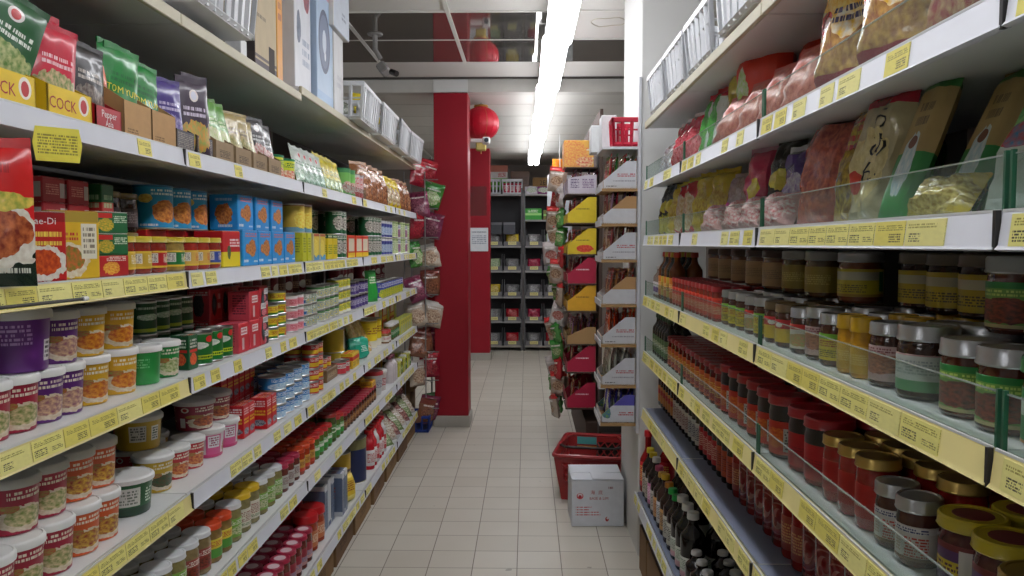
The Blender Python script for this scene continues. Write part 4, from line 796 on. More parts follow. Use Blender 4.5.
ac = MB(); ac.box(1.15, .0025, .05, m_glass, (0, 0, 0)); o = ac.obj('clear_front_strip', None, (-XA-.004, 3.62, S.Z), PI/2); o['label'] = 'clear plastic guard strip standing on the pouch shelf edge before the yellow bouillon tins'; o['category'] = 'shelf guard'
# --- top shelf: cartons and baskets
S = LS[6]
m_bas = mat('basket_white', (226, 228, 232), .4, coat=.1, var=.03)
cr1 = crate('white slotted plastic basket', .5, .34, .17, m_bas); cr2 = crate('small white slotted plastic basket', .25, .2, .13, m_bas)
m_cart = mat('carton_beige', (186, 168, 136), .75, var=.06)
kc = pr((196, 180, 150), bands=[(0, .1, (110, 104, 110)), (.12, .15, (120, 112, 112))], texts=[(.62, .9, .0, .3, (60, 52, 50, 1)), (.1, .5, .5, .56, (120, 110, 100))], rough=.7); kcs = pr((176, 158, 126), bands=[(0, .16, (60, 50, 48)), (.86, .95, (60, 50, 48))], texts=[(.1, .6, .5, .6, (90, 80, 70)), (.5, 1, .16, .36, (50, 42, 40, 1))], rough=.7)
bk = carton('tall beige appliance carton with dark bands', .22, .3, .33, kc, kcs, m_cart, name='appliance_carton')
bo = carton('narrow orange carton on end', .06, .3, .42, pr((220, 150, 50), texts=[(.2, .8, .5, .95, (150, 70, 40))]), pr((222, 160, 60), texts=[(.2, .8, .4, .9, (140, 60, 40))]), name='appliance_carton')
bw = carton('white carton with small photographs', .22, .28, .46, pr((224, 226, 232), pics=[(.75, .82, .2, .14, (70, 60, 80), (170, 70, 70)), (.25, .5, .12, .14, (120, 130, 150), (70, 80, 100))], texts=[(.45, .9, .2, .45, (150, 160, 180))]), pr((220, 222, 226), pics=[(.5, .75, .3, .14, (110, 100, 110), (60, 50, 60))]), name='appliance_carton')
bf = carton('pale blue carton with big fan picture', .26, .28, .48, pr((176, 198, 222), discs=[(.46, .52, .36, .27, (74, 84, 112)), (.46, .52, .30, .225, (104, 118, 146)), (.46, .52, .12, .10, (206, 214, 226)), (.5, .40, .05, .04, (226, 230, 236))], bands=[(0, .08, (150, 180, 214)), (.9, 1, (206, 150, 170))]), pr((170, 190, 216)), name='appliance_carton')
m_mei = fmat((176, 40, 36))
bm_ = carton('white carton with red framed lettering', .17, .3, .34, pr((216, 216, 218), texts=[(.3, .8, .3, .5, (190, 190, 196))]), pr((222, 220, 216), texts=[(.1, .6, .55, .6, (170, 160, 150))]), name='appliance_carton')
bt_ = carton('white carton with red letters, stacked highest', .3, .3, .2, pr((206, 214, 226), texts=[(.5, .8, .3, .5, (130, 140, 160))]), pr((222, 220, 214)), name='appliance_carton', texts=[('MEI', .055, .06, .11, m_mei, 'l')])
z7 = -.028
pb = pouch('pinkish brown plastic sack', pr((170, 130, 120), pics=[(.5, .5, .5, .5, (190, 150, 140), (130, 90, 80))], rough=.3, bump=.5), .26, .16, .12, 55, wr=.012, name='sack', cat='bag')
cr0 = crate('big white perforated crate', .42, .3, .22, m_bas, slots=12)
place(S, 0, pb, .06, 0, Y=1.72, z=z7); place(S, 0, cr0, -.06, 0, Y=2.14, z=-.0)
pc_ = carton('small white paper box', .05, .05, .06, pr((214, 214, 214))); place(S, 0, pc_, .02, 0, Y=2.45, z=z7)
place(S, 0, bk, .02, 0, Y=2.66, z=z7); place(S, 0, bo, .02, 0, Y=2.81, z=z7); place(S, 0, bw, .02, 0, Y=3.10); place(S, 0, bf, .0, 0, Y=3.36); place(S, 0, bm_, .0, 0, Y=3.60); place(S, 0, bt_, -.02, 0, Y=3.58, z=.3412, tier='on another carton')
for k, (c, Y) in enumerate(((cr1, 4.0), (cr1, 4.55), (cr1, 5.1), (cr1, 5.65))): place(S, 0, c, -.07, R.uniform(-2, 2), Y=Y)
b_yt = pouch('bright yellow bag lying in a white basket', pr((226, 206, 40), pics=[(.5, .5, .3, .3, (60, 120, 50), (236, 226, 120))], rough=.25, bump=.5), .16, .14, .08, 56, wr=.01, name='yellow_bag', cat='bag')
for Y in (4.42, 4.62): place(S, 0, b_yt, .02, 20, -10, Y=Y, z=.10)
# things inside the baskets
p_in = pouch('clear packet standing in a white basket', pr((150, 160, 150), pics=[(.5, .5, .4, .4, (90, 110, 90), (200, 200, 190))], rough=.2, bump=.4), .12, .12, .05, 57, wr=.008, name='packet', cat='bag')
for Y in (3.88, 4.05, 5.0, 5.18, 5.55, 5.75): place(S, 0, p_in, .05, 10, -8, Y=Y, z=.012)
# cartons under the lowest shelf, on the floor
m_cd = mat('carton_brown', (126, 96, 62), .8, var=.1, scale=6)
cb_ = carton('brown cardboard carton on the floor', .42, .34, .125, pr((136, 104, 66), texts=[(.3, .7, .3, .6, (90, 66, 44))], rough=.8), m_cd, m_cd, name='cardboard_carton'); cb2 = carton('darker brown cardboard carton on the floor', .38, .34, .125, pr((110, 80, 52), texts=[(.2, .6, .3, .7, (70, 50, 36))], rough=.8), m_cd, m_cd, name='cardboard_carton')
class FL: pass
fl = Shelf(-1, XA, 0, 'floor under the left rack'); y = 2.2
for k in range(9):
    p = (cb_, cb2)[k % 2 if k != 4 else 0]; place(fl, 0, p, .012+.01*R.random(), R.uniform(-1.5, 1.5), Y=y+p.dims[0]/2); y += p.dims[0]+R.uniform(.015, .05)
fr = Shelf(1, .5, 0, 'floor under the right rack')
for k, Y in enumerate((2.2, 2.65, 3.1, 3.42)):
    pp = carton('open brown carton of dark packets' if k > 1 else 'low brown carton', .40 if k < 3 else .2, .34, .2, m_cd, m_cd, mat('dark_open', (54, 40, 34), .8), name='cardboard_carton'); place(fr, 0, pp, .004, 0, Y=Y)
# blue crate and heap beyond the rack end
m_blu = mat('crate_blue', (30, 60, 150), .4); cbl = crate('blue plastic crate on the floor by the red pillar', .28, .22, .13, m_blu)
inst(cbl, (-.86, 6.2, .001), PI/2, 0, 0, ('floor', ''))
for k, (X, Y, hh) in enumerate(((-1.05, 6.3, .3), (-1.02, 6.3, .16))):
    cc_ = carton(('brown carton on the floor behind the wire stand', 'small brown carton on another behind the wire stand')[k], .3, .28, hh, pr((130, 98, 62), texts=[(.2, .7, .3, .6, (80, 60, 40))], rough=.8), m_cd, name='cardboard_carton'); inst(cc_, (X, Y, .001+.302*k), PI/2, 0, 0, ('floor', ''))
# wire stand with hanging packets at the far end of the left rack
wt = thing('wire_stand', 'wire display stand hung with packets at the far end of the left rack', 'display stand', (-.88, 6.28, 0))
m_wire = mat('wire_grey', (150, 150, 150), .35, .6)
fr_ = MB()
for x in (-.06, .1): fr_.tube([(x, .22, 0), (x, .22, 2.15)], .008, m_wire, 6)
for x in (-.06, .1): fr_.tube([(x, -.16, .15), (x, -.16, 2.0)], .005, m_wire, 6)
fr_.obj('frame', wt)
hb = [pouch(dn, pr(c, pics=[(.5, .42, .4, .3, *f)], bands=[(.84, 1, b2)], texts=[(.15, .85, .72, .82, (236, 230, 226))], rough=.18, coat=.4, bump=.7), .16, .19, .06, 60+k, wr=.012, seal=fmat(b2), name='hanging_packet', cat='packet') for k, (dn, c, f, b2) in enumerate((
    ('crimson hanging packet', (150, 30, 50), ((190, 60, 70), (110, 24, 40)), (170, 30, 44)), ('clear hanging packet of pale snacks', (190, 176, 160), ((226, 206, 180), (150, 110, 90)), (200, 196, 190)), ('brown hanging packet', (130, 84, 62), ((170, 110, 80), (90, 50, 40)), (120, 60, 50)), ('green hanging packet', (70, 140, 60), ((120, 180, 80), (226, 226, 200)), (60, 130, 60)), ('purple-pink hanging packet', (130, 60, 90), ((170, 100, 120), (90, 40, 60)), (120, 40, 70))))]
lv = [2.0, 1.78, 1.56, 1.34, 1.12, .9, .68, .46, .24]
for q, z in enumerate(lv):
    sh = MB(); sh.tube([(.1, -.16, z-.06), (.14, -.12, z-.08), (.14, .16, z-.08), (.1, .22, z-.06)], .004, m_wire, 5); sh.tube([(-.06, -.16, z-.06), (.2, -.16, z-.06)], .004, m_wire, 5); sh.obj('wire_basket', wt)
    for k in range(3):
        p = hb[(0, 1, 4, 2, 0, 1, 3, 2, 4)[(q*2+k*4) % 9]]
        inst(p, (-.80+.035*k+R.uniform(-.03, .02), 6.08+.13*k, z-.09+R.uniform(-.03, .04) if z > .3 else .06), math.radians(35-15*k+R.uniform(-30, 30)), math.radians(R.uniform(-22, 10)), math.radians(R.uniform(-16, 16)), ('wire stand', f'{words_[q]} tier from top'), key=6.1+.12*k, small=True)
# ================================================================== products: right rack
S = RS[6]
m_basr = m_bas
cr3 = crate('white slotted plastic crate', .34, .28, .16, m_basr); cr4 = crate('tall white slotted crate', .34, .28, .23, m_basr)
sk = pouch('pinkish flat sack beneath the crates', pr((196, 160, 150), rough=.4, bump=.4), .32, .03+.02, .22, 58, wr=.006, name='flat_sack', cat='bag')
for k, (c, Y) in enumerate(((cr4, 1.62), (cr4, 2.0), (cr3, 2.4), (cr3, 2.78), (cr3, 3.16))): place(S, 0, c, -.012, 0, Y=Y, z=.0 if k > 1 else .02)
for k, (c, Y) in enumerate(((cr4, 1.66), (cr3, 2.04))): place(S, 0, c, -.005, 0, Y=Y, z=.252, tier='stacked on another crate')
place(S, 0, carton('beige flat carton under a crate', .36, .3, .018, pr((206, 176, 150))), .01, 0, Y=1.98)
# sixth shelf up: snack bags
S = RS[5]
def bag(desc, base, pics, w, h, t, seed, seal, texts=(), discs=(), nm='snack_bag', tm=(), bump=.7, bands=()):
    return pouch(desc, pr(base, pics=pics, texts=texts, discs=discs, bands=bands, rough=.16 if bump >= .35 else .42, coat=.5 if bump >= .35 else .12, bump=bump), w, h, t, seed, wr=.013 if h > .15 else .010, seal=fmat(seal), name=nm, cat='bag', texts=tm)
g1 = bag('clear noodle bag with yellow and red print', (196, 176, 150), [(.5, .75, .42, .2, (236, 170, 30), (246, 220, 130)), (.5, .28, .5, .26, (206, 160, 90), (150, 100, 70)), (.6, .5, .2, .12, (240, 236, 226), (236, 190, 60))], .19, .25, .1, 71, (206, 206, 206), [(.4, .8, .5, .64, (60, 50, 90)), (.1, .9, .0, .16, (150, 40, 60, 1))], [(.2, .56, .14, .09, (190, 30, 44)), (.24, .55, .07, .05, (240, 220, 220))])
g2 = bag('clear noodle bag with red crest', (186, 170, 146), [(.5, .72, .45, .25, (226, 176, 60), (236, 226, 200)), (.5, .16, .5, .18, (150, 40, 60), (196, 160, 120))], .185, .24, .09, 72, (200, 200, 200), [(.2, .8, .8, .95, (210, 60, 50))], [(.5, .45, .16, .12, (176, 40, 56)), (.5, .45, .09, .07, (230, 210, 206))])
g3 = bag('bright red-orange bag', (214, 52, 24), [(.25, .5, .16, .28, (220, 226, 220), (160, 206, 60))], .19, .26, .1, 73, (206, 40, 24), bump=.3)
g4 = bag('tall yellow-green bag', (190, 170, 40), [(.5, .4, .4, .34, (150, 140, 50), (206, 190, 70))], .15, .26, .07, 74, (120, 170, 50))
g5 = bag('salmon pink packet', (186, 90, 80), [(.5, .5, .5, .4, (200, 120, 100), (160, 70, 64))], .165, .15, .05, 75, (190, 90, 80), bump=.25)
g6 = bag('white and green striped packet', (214, 220, 214), [(.3, .5, .2, .5, (60, 150, 60), (90, 170, 70))], .11, .21, .05, 76, (200, 50, 60), bands=[(.9, 1, (190, 40, 50))])
g7 = bag('red packet with white top', (196, 30, 56), [(.5, .4, .4, .3, (226, 120, 130), (170, 24, 44))], .11, .18, .05, 77, (220, 210, 210))
g8 = bag('violet-white clear bag', (176, 170, 190), [(.5, .5, .4, .4, (210, 206, 220), (150, 130, 120))], .15, .15, .07, 78, (190, 186, 200))
for p, Y, yw, ln, sb in ((g2, .87, 14, -8, .05), (g2, 1.07, 16, -8, .05), (g1, 1.28, 18, -6, .045), (g1, 1.48, 18, -8, .045), (g5, 1.67, 14, -20, .03), (g5, 1.85, 14, -20, .03), (g3, 1.97, 16, -4, .17), (g5, 2.03, 14, -20, .03), (g3, 2.17, 26, -2, .085), (g4, 2.36, 24, -6, .09), (g5, 2.21, 14, -24, .012), (g6, 2.50, 20, -12, .05), (g6, 2.61, 20, -12, .05), (g7, 2.77, 20, -12, .04), (g7, 2.89, 20, -12, .04), (g7, 3.01, 20, -12, .04), (g8, 3.15, 18, -24, .03), (g8, 3.32, 18, -20, .04)):
    place(S, 0, p, sb, yw, ln, Y=Y)
# fifth shelf up: noodles
S = RS[4]
h1 = bag('large bag of salmon pink noodles', (190, 84, 74), [(.5, .5, .5, .5, (214, 110, 84), (150, 60, 60))], .155, .22, .08, 81, (206, 120, 110), nm='noodle_bag')
h2 = bag('gold bag of noodles with red print', (190, 150, 50), [(.5, .45, .45, .45, (214, 180, 60), (110, 80, 40))], .105, .22, .06, 82, (196, 150, 50), [(.1, .9, .6, .9, (176, 40, 40))], nm='noodle_bag')
h3 = bag('clear noodle bag with red header', (190, 176, 136), [(.45, .42, .4, .3, (226, 210, 150), (200, 180, 120)), (.2, .3, .14, .09, (200, 60, 40), (190, 50, 40))], .115, .22, .05, 83, (186, 30, 54), bands=[(.88, 1, (186, 30, 54))], nm='noodle_bag', tm=[('ら', .045, .014, .165, tm_blk), ('め', .045, .014, .12, tm_blk), ('ん', .04, .004, .078, tm_blk)])
def slim(desc, top, low, seed, w=.075, h=.235): return pouch(desc, pr(top, bands=[(.0, .45, low), (.9, .97, (60, 130, 60))], pics=[(.5, .36, .24, .22, (170, 200, 210), (220, 226, 226))], discs=[(.5, .52, .12, .045, (110, 60, 40))], texts=[(.3, .7, .62, .82, (110, 90, 60))], rough=.35), w, h, .03, seed, wr=.002, seal=fmat(top), name='slim_noodle_pack', cat='packet', fat=.35)
s1 = slim('kraft and green slim noodle pack leaning back', (176, 150, 96), (40, 130, 60), 84); s2 = slim('dark green slim noodle pack leaning back', (28, 84, 40), (40, 110, 50), 85)
h4 = bag('white and green vermicelli bag', (196, 206, 196), [(.5, .6, .5, .25, (60, 150, 70), (150, 200, 120)), (.4, .48, .5, .1, (190, 60, 50), (60, 120, 160))], .24, .2, .1, 86, (120, 190, 90), nm='vermicelli_bag')
h5 = bag('small gold foil packet lying low', (206, 180, 60), [(.5, .5, .5, .5, (226, 206, 120), (150, 120, 40))], .12, .07, .04, 87, (200, 170, 60))
h6 = bag('red and white noodle bag', (200, 40, 44), [(.35, .4, .35, .35, (226, 214, 190), (190, 150, 90))], .14, .19, .06, 88, (206, 190, 60)); h7 = bag('yellow noodle bag', (206, 176, 30), [(.5, .5, .3, .3, (220, 200, 70), (170, 130, 30))], .12, .19, .06, 89, (206, 180, 40))
h8 = bag('magenta and clear noodle bag', (190, 60, 130), [(.5, .75, .5, .3, (190, 170, 160), (150, 120, 120)), (.5, .3, .2, .1, (226, 180, 60), (200, 120, 60))], .13, .17, .06, 90, (180, 160, 150)); h9 = bag('pink pouch with yellow cartoon-free badge', (206, 70, 100), [(.5, .5, .22, .14, (230, 206, 40), (240, 220, 70))], .1, .2, .05, 91, (200, 150, 170))
h9.desc = 'pink pouch with round yellow badge'; h9.plural = 'pink pouches with round yellow badge'
h10 = bag('black and yellow pouch', (40, 36, 30), [(.5, .55, .4, .12, (214, 200, 60), (230, 214, 80)), (.5, .2, .5, .2, (190, 180, 70), (206, 196, 90))], .1, .21, .05, 92, (40, 36, 34)); h11 = bag('violet and white pouch', (84, 60, 130), [(.5, .5, .36, .16, (226, 226, 236), (150, 130, 190)), (.5, .15, .5, .15, (60, 150, 90), (80, 170, 110))], .12, .18, .05, 93, (220, 220, 226))
h12 = bag('dark green bag behind', (40, 110, 50), [(.5, .5, .4, .4, (60, 140, 70), (30, 80, 40))], .16, .2, .07, 94, (40, 110, 50)); h12.desc = 'leafy green bag'; h12.plural = 'leafy green bags'
h13 = bag('crumpled pink and white packet', (200, 150, 150), [(.5, .5, .45, .45, (226, 214, 210), (200, 80, 90))], .14, .09, .05, 95, (206, 180, 180), bump=.3)
for p, Y, yw, ln, sb, rl in ((h4, .90, 14, -28, .05, 0), (h4, .66, 10, -28, .06, 0), (s1, 1.215, 10, -22, .025, 0), (s1, 1.125, 8, -26, .07, 0), (s2, 1.17, 8, -24, .13, 0), (s2, 1.09, 8, -24, .15, 0), (s2, 1.045, 8, -24, .10, 0), (h5, 1.09, 10, -34, .02, 0), (h3, 1.325, 14, -12, .03, 0), (h2, 1.445, 14, -14, .045, 0), (h1, 1.60, 18, -14, .04, 0), (h12, 1.62, 10, -10, .2, 0), (h12, 1.82, 10, -10, .2, 0), (h11, 1.78, 22, -12, .06, 0), (h10, 1.90, 22, -8, .07, 0), (h9, 2.03, 24, -6, .05, 0), (h8, 2.17, 22, -14, .07, 0), (h13, 1.80, 14, -24, .02, 0), (h13, 1.97, 14, -24, .02, 0), (h13, 2.14, 14, -24, .02, 0), (h8, 2.32, 22, -14, .07, 0), (h7, 2.47, 24, -8, .06, 0), (h13, 2.4, 14, -24, .02, 0), (h7, 2.61, 22, -8, .04, 0), (h6, 2.77, 22, -8, .04, 0), (h6, 2.93, 20, -10, .04, 0), (h7, 3.08, 20, -10, .04, 0), (h10, 3.2, 20, -10, .04, 0), (h10, 3.32, 20, -10, .04, 0)):
    place(S, 0, p, sb, yw, ln, rl, Y=Y)
# fourth shelf up: sauce jars
S = RS[3]
BRN_ = (92, 46, 26)
r_grm = jar('silver-lidded jar, green label with meat picture', pr((110, 160, 70), bands=[(.86, 1, (40, 130, 60)), (0, .08, (190, 180, 130))], pics=[(.5, .38, .45, .28, *MEAT)], texts=[(.15, .85, .68, .84, (190, 210, 110))]), (90, 36, 22), SILV, .04, .1, .022, .96, (.1, .86))
r_gg = jar('green-lidded jar with green label', pr((30, 130, 64), texts=[(.1, .35, .5, .8, (226, 230, 222, 1))], discs=[(.6, .6, .1, .14, (226, 214, 214)), (.6, .6, .06, .09, (190, 40, 60))], bands=[(0, .06, (190, 120, 60))]), (150, 80, 40), (30, 140, 70), .037, .1, .018, .98, (.06, .8))
r_wg = jar('large silver-lidded jar with white-green label', pr((196, 200, 196), bands=[(0, .3, (90, 150, 100)), (.96, 1, (190, 150, 150))], texts=[(.15, .85, .45, .85, (150, 160, 160))]), (60, 34, 26), SILV, .042, .105, .022, .92, (.14, .78))
r_pk = jar('silver-lidded jar with pinkish picture label', pr((190, 160, 160), pics=[(.5, .5, .4, .3, (190, 120, 90), (110, 60, 40))], texts=[(.2, .8, .8, .95, (120, 60, 70))]), (70, 36, 28), SILV, .036, .1, .02, .92, (.12, .8))
r_yb = jar('slim all-yellow sauce jar', pr((206, 160, 40), texts=[(.2, .8, .3, .7, (226, 196, 110))]), (206, 150, 40), (222, 176, 30), .024, .1, .024, .96, (.1, .7))
r_yl = jar('silver-lidded jar with yellow label', pr((214, 190, 40), bands=[(.8, 1, (120, 180, 60))], texts=[(.2, .8, .1, .4, (60, 60, 50)), (.2, .8, .5, .75, (160, 60, 40))]), (90, 46, 30), SILV, .034, .095, .02, .92, (.14, .78))
r_rw = jar('silver-lidded jar with red and white label', pr((216, 206, 196), bands=[(.78, 1, (196, 50, 44))], pics=[(.5, .35, .4, .25, (206, 130, 90), (140, 160, 90))]), (80, 40, 30), SILV, .034, .092, .02, .92, (.14, .82))
r_bg = jar('gold-lidded jar with yellow and red label', pr((216, 180, 40), bands=[(.6, 1, (190, 40, 44))], discs=[(.5, .75, .1, .1, (236, 230, 220))]), (90, 46, 26), (120, 96, 60), .034, .092, .018, .92, (.14, .8))
r_rl = jar('red-lidded slim chilli jar', pr((206, 60, 40), texts=[(.2, .8, .2, .6, (226, 190, 150)), (.2, .8, .7, .9, (150, 30, 30))]), (150, 40, 30), (170, 24, 34), .027, .1, .016, .96, (.1, .8))
seq = [(r_grm, .70), (r_gg, .80), (r_gg, .885), (r_grm, .975), (r_grm, 1.062)]
for p, Y in ((r_gg, .78), (r_gg, .865), (r_grm, .955), (r_grm, 1.04), (r_wg, 1.165), (r_pk, 1.26), (r_yb, 1.335), (r_yb, 1.392), (r_yl, 1.475), (r_pk, 1.55), (r_rw, 1.64), (r_bg, 1.74), (r_bg, 1.82), (r_yl, 1.905), (r_rw, 1.985), (r_yl, 2.07), (r_yl, 2.145), (r_yl, 2.22)):
    place(S, 0, p, .03, 28+R.uniform(-14, 14), Y=Y); place(S, 0, p, .118, 20, Y=Y, tier='row behind', prune=True); place(S, 0, p, .2, 20, Y=Y, tier='third row in', prune=True)
fill(S, 0, 0, r_rl, Y0=2.28, Y1_=2.95, rows=4)
r_dk = jar('dark jar with dull yellow label', pr((190, 164, 40), bands=[(.6, .86, (196, 190, 160))], texts=[(.2, .8, .15, .45, (90, 80, 40))]), (60, 34, 22), (120, 110, 100), .046, .1, .02, .94, (.12, .86))
r_sl = jar('silver-lidded jar with yellow and green label', pr((196, 180, 50), bands=[(.6, .9, (190, 190, 170)), (.0, .1, (160, 130, 50))], texts=[(.0, .12, .2, .9, (60, 140, 70, 1)), (.2, .8, .15, .45, (110, 100, 50))]), (120, 60, 30), SILV, .042, .1, .02, .94, (.16, .84))
for Y in (.80, .885, .97, 1.055): place(S, 0, r_grm, .095, 30, z=.1056, Y=Y, tier='second layer')
for k, Y in enumerate((1.16, 1.262, 1.364, 1.466)): place(S, 0, r_dk, .17, 30, z=.1056, Y=Y, tier='second layer')
place(S, 0, r_sl, .11, 30, z=.1056, Y=1.60, tier='second layer')
r_cr = jar('dark-lidded jar with cream label', pr((176, 140, 100), texts=[(.2, .8, .3, .7, (140, 110, 80))]), (110, 64, 40), (70, 44, 40), .042, .1, .02, .96, (.1, .86))
r_y2 = jar('silver-lidded jar with olive label', pr((150, 130, 50), texts=[(.2, .8, .3, .7, (190, 170, 90))]), (90, 60, 30), (150, 150, 150), .042, .1, .02, .94, (.14, .84))
for k, (p, Y) in enumerate(((r_y2, 1.76), (r_y2, 1.92), (r_cr, 2.08), (r_cr, 2.24), (r_cr, 2.40), (r_cr, 2.56), (r_cr, 2.70))): place(S, 0, p, .10, 30, z=.1056, Y=Y, tier='second layer'); (place(S, 0, p, .2, 30, z=.1056, Y=Y+.06, tier='second layer behind', prune=True) if Y < 2.1 else None)
o_b = bottle('amber sauce bottle with orange label', (120, 60, 24), (200, 60, 40), pr((214, 120, 40), texts=[(.2, .8, .3, .7, (240, 220, 160))]), .03, .19); d_b = bottle('dark sauce bottle with yellow label', (40, 24, 20), (196, 160, 40), pr((200, 170, 60), texts=[(.2, .8, .3, .7, (110, 50, 40))]), .028, .19); w_b = bottle('small bottle with violet and white label', (150, 130, 120), (226, 226, 226), pr((220, 214, 220), bands=[(.2, .6, (110, 60, 140))]), .026, .13)
fill(S, 0, 0, [o_b, d_b], Y0=2.97, Y1_=3.3, rows=2); fill(S, 0, 0, [w_b], Y0=3.24, Y1_=3.42, rows=1)
# third shelf up: red-lidded jars
S = RS[2]
DK = (28, 22, 22)
q_b = jar('big red-lidded chilli jar with black neck', pr((196, 50, 34), pics=[(.5, .5, .3, .3, (226, 130, 50), (190, 60, 30))], texts=[(.62, .82, .1, .8, (206, 206, 200, 1)), (.64, .8, .15, .75, (90, 90, 90))]), (70, 20, 18), (164, 22, 34), .042, .135, .02, .98, (.08, .7), DK)
q_s = jar('red-lidded chilli jar with orange label', pr((206, 90, 40), texts=[(.2, .8, .3, .8, (236, 190, 90))], pics=[(.5, .3, .3, .2, (190, 40, 30), (120, 30, 24))]), (110, 26, 20), (160, 24, 34), .033, .115, .016, .97, (.1, .78))
q_gd = jar('gold-lidded jar of red sauce', pr((190, 40, 36), texts=[(.1, .6, .3, .42, (236, 214, 200))]), (170, 36, 30), GOLD, .034, .118, .018, .96, (.18, .74))
q_rb = jar('scarlet jar with black neck', pr((190, 28, 38), texts=[(.2, .8, .3, .6, (150, 20, 30))]), (150, 24, 30), (176, 24, 40), .045, .13, .02, .97, (.1, .72), DK)
q_wm = jar('silver-lidded satay jar with white label', pr((214, 208, 206), bands=[(.8, .96, (222, 220, 222)), (0, .1, (120, 90, 70))], texts=[(.1, .9, .8, .95, (50, 50, 110)), (.56, .9, .1, .7, (190, 70, 60)), (.2, .5, .2, .65, (180, 150, 130))]), (90, 50, 40), SILV, .031, .098, .02, .96, (.12, .76))
q_yv = jar('yellow-rimmed jar with maroon lid disc', pr((96, 60, 110), bands=[(.3, .6, (206, 180, 50)), (.85, 1, (120, 50, 50))], texts=[(.2, .8, .35, .55, (90, 40, 60)), (.55, .95, .05, .9, (206, 200, 196, 1))]), (90, 40, 40), (206, 184, 40), .041, .1, .018, .98, (.08, .78), liddisc=(120, 50, 50))
q_tall = jar('tall pale red jar standing behind', pr((176, 60, 50), texts=[(.6, .8, .2, .5, (150, 160, 160, 1))]), (170, 60, 50), (150, 40, 40), .05, .16, .02, .96, (.05, .9)); q_tall.desc = 'tall pale red jar'; q_tall.plural = 'tall pale red jars'
j_cl = jar('wide gold-lidded brown jar', pr((120, 60, 40)), (80, 40, 30), GOLD, .044, .09, .016, .95, (.1, .7))
place(S, 0, j_cl, .03, 20, Y=.80); place(S, 0, j_cl, .03, 20, Y=.895)
for Y in (.90, .985, 1.07): place(S, 0, q_yv, .05 if Y > .95 else .125, 30, Y=Y, tier='' if Y > .95 else 'row behind'); place(S, 0, q_yv, .21, 20, Y=Y, tier='third row in')
place(S, 0, q_yv, .135, 30, Y=1.0, tier='row behind'); place(S, 0, q_yv, .135, 30, Y=1.09, tier='row behind')
for Y in (1.155, 1.225): place(S, 0, q_wm, .03, 20, Y=Y, yaw=14) if False else place(S, 0, q_wm, .03, 16, Y=Y)
for Y in (1.175, 1.245): place(S, 0, q_gd, .10, 20, Y=Y, tier='row behind')
for Y in (1.30, 1.372, 1.444): place(S, 0, q_gd, .03, 20, Y=Y); place(S, 0, q_gd, .105, 20, Y=Y, tier='row behind')
for Y in (1.24, 1.345): place(S, 0, q_tall, .2, 20, Y=Y)
for Y in (1.54, 1.635): place(S, 0, q_rb, .03, 20, Y=Y); place(S, 0, q_rb, .125, 20, Y=Y, tier='row behind'); place(S, 0, q_rb, .22, 20, Y=Y, tier='third row in')
fill(S, 0, 0, q_b, Y0=1.70, Y1_=2.2, rows=4, gap=.004); fill(S, 0, 0, q_s, Y0=2.22, Y1_=3.05, rows=4)
q_tr = jar('brown-lidded jar stacked on red lids', pr((120, 60, 50), texts=[(.2, .8, .3, .7, (170, 120, 100))]), (90, 40, 34), (90, 60, 50), .045, .085, .016, .95); q_tr.desc = 'brown-lidded jar'; q_tr.plural = 'brown-lidded jars'
for Y in (1.95, 2.6, 2.7): place(S, 0, q_tr, .14, 20, Y=Y, z=.1356 if Y < 2.2 else .1156, tier='stacked on red lids')
d_s = bottle('small dark bottle with green label', (30, 26, 24), (60, 90, 60), pr((90, 120, 70), texts=[(.2, .8, .3, .7, (220, 220, 190))]), .026, .17); fill(S, 0, 0, [d_s], Y0=3.08, Y1_=3.42, rows=2)
# second shelf up: bottles
S = RS[1]
m_roo = pr((120, 24, 26), discs=[(.5, .5, .32, .34, (150, 84, 82)), (.5, .5, .29, .31, (120, 26, 28)), (.5, .5, .15, .22, (158, 96, 92)), (.56, .56, .10, .15, (124, 26, 28)), (.44, .42, .05, .1, (124, 26, 28))], texts=[(.1, .9, .03, .12, (160, 100, 98)), (.1, .9, .88, .98, (160, 100, 98))], coat=.6, rough=.12)
sri = bottle('red chilli bottle with pale bird emblem and green cap', (122, 24, 26), (30, 130, 50), m_roo, .034, .2, sh=.66, nr=.36, lz=(.06, .62), ch=.16, name='chilli_bottle'); sri.desc = 'green-capped red chilli bottle'; sri.plural = 'green-capped red chilli bottles'
sy = bottle('yellow-capped red chilli bottle', (140, 30, 28), (206, 176, 40), pr((150, 50, 36), texts=[(.2, .8, .2, .8, (206, 150, 90))], coat=.4), .032, .195, sh=.66, name='chilli_bottle')
sd_ = bottle('dark sauce bottle with orange label', (36, 20, 20), (150, 50, 40), pr((196, 80, 40), texts=[(.2, .8, .2, .8, (120, 30, 30))]), .029, .195)
sr_ = bottle('dark sauce bottle with red hanging tag', (34, 22, 22), (40, 34, 34), pr((190, 40, 44), texts=[(.2, .8, .2, .8, (230, 190, 170))]), .028, .195)
sg_ = bottle('clear dark bottle with green cap', (52, 50, 40), (40, 140, 60), pr((206, 206, 196), texts=[(.2, .8, .2, .8, (60, 60, 90))]), .028, .19)
sw_ = bottle('dark bottle with white label', (40, 22, 22), (120, 40, 40), pr((206, 196, 186), texts=[(.2, .8, .2, .8, (120, 40, 50))]), .027, .185)
so_ = bottle('dark bottle with amber and red label', (60, 30, 22), (196, 150, 50), pr((190, 120, 50), bands=[(.5, .8, (170, 40, 36))]), .027, .18)
Yc = 1.0
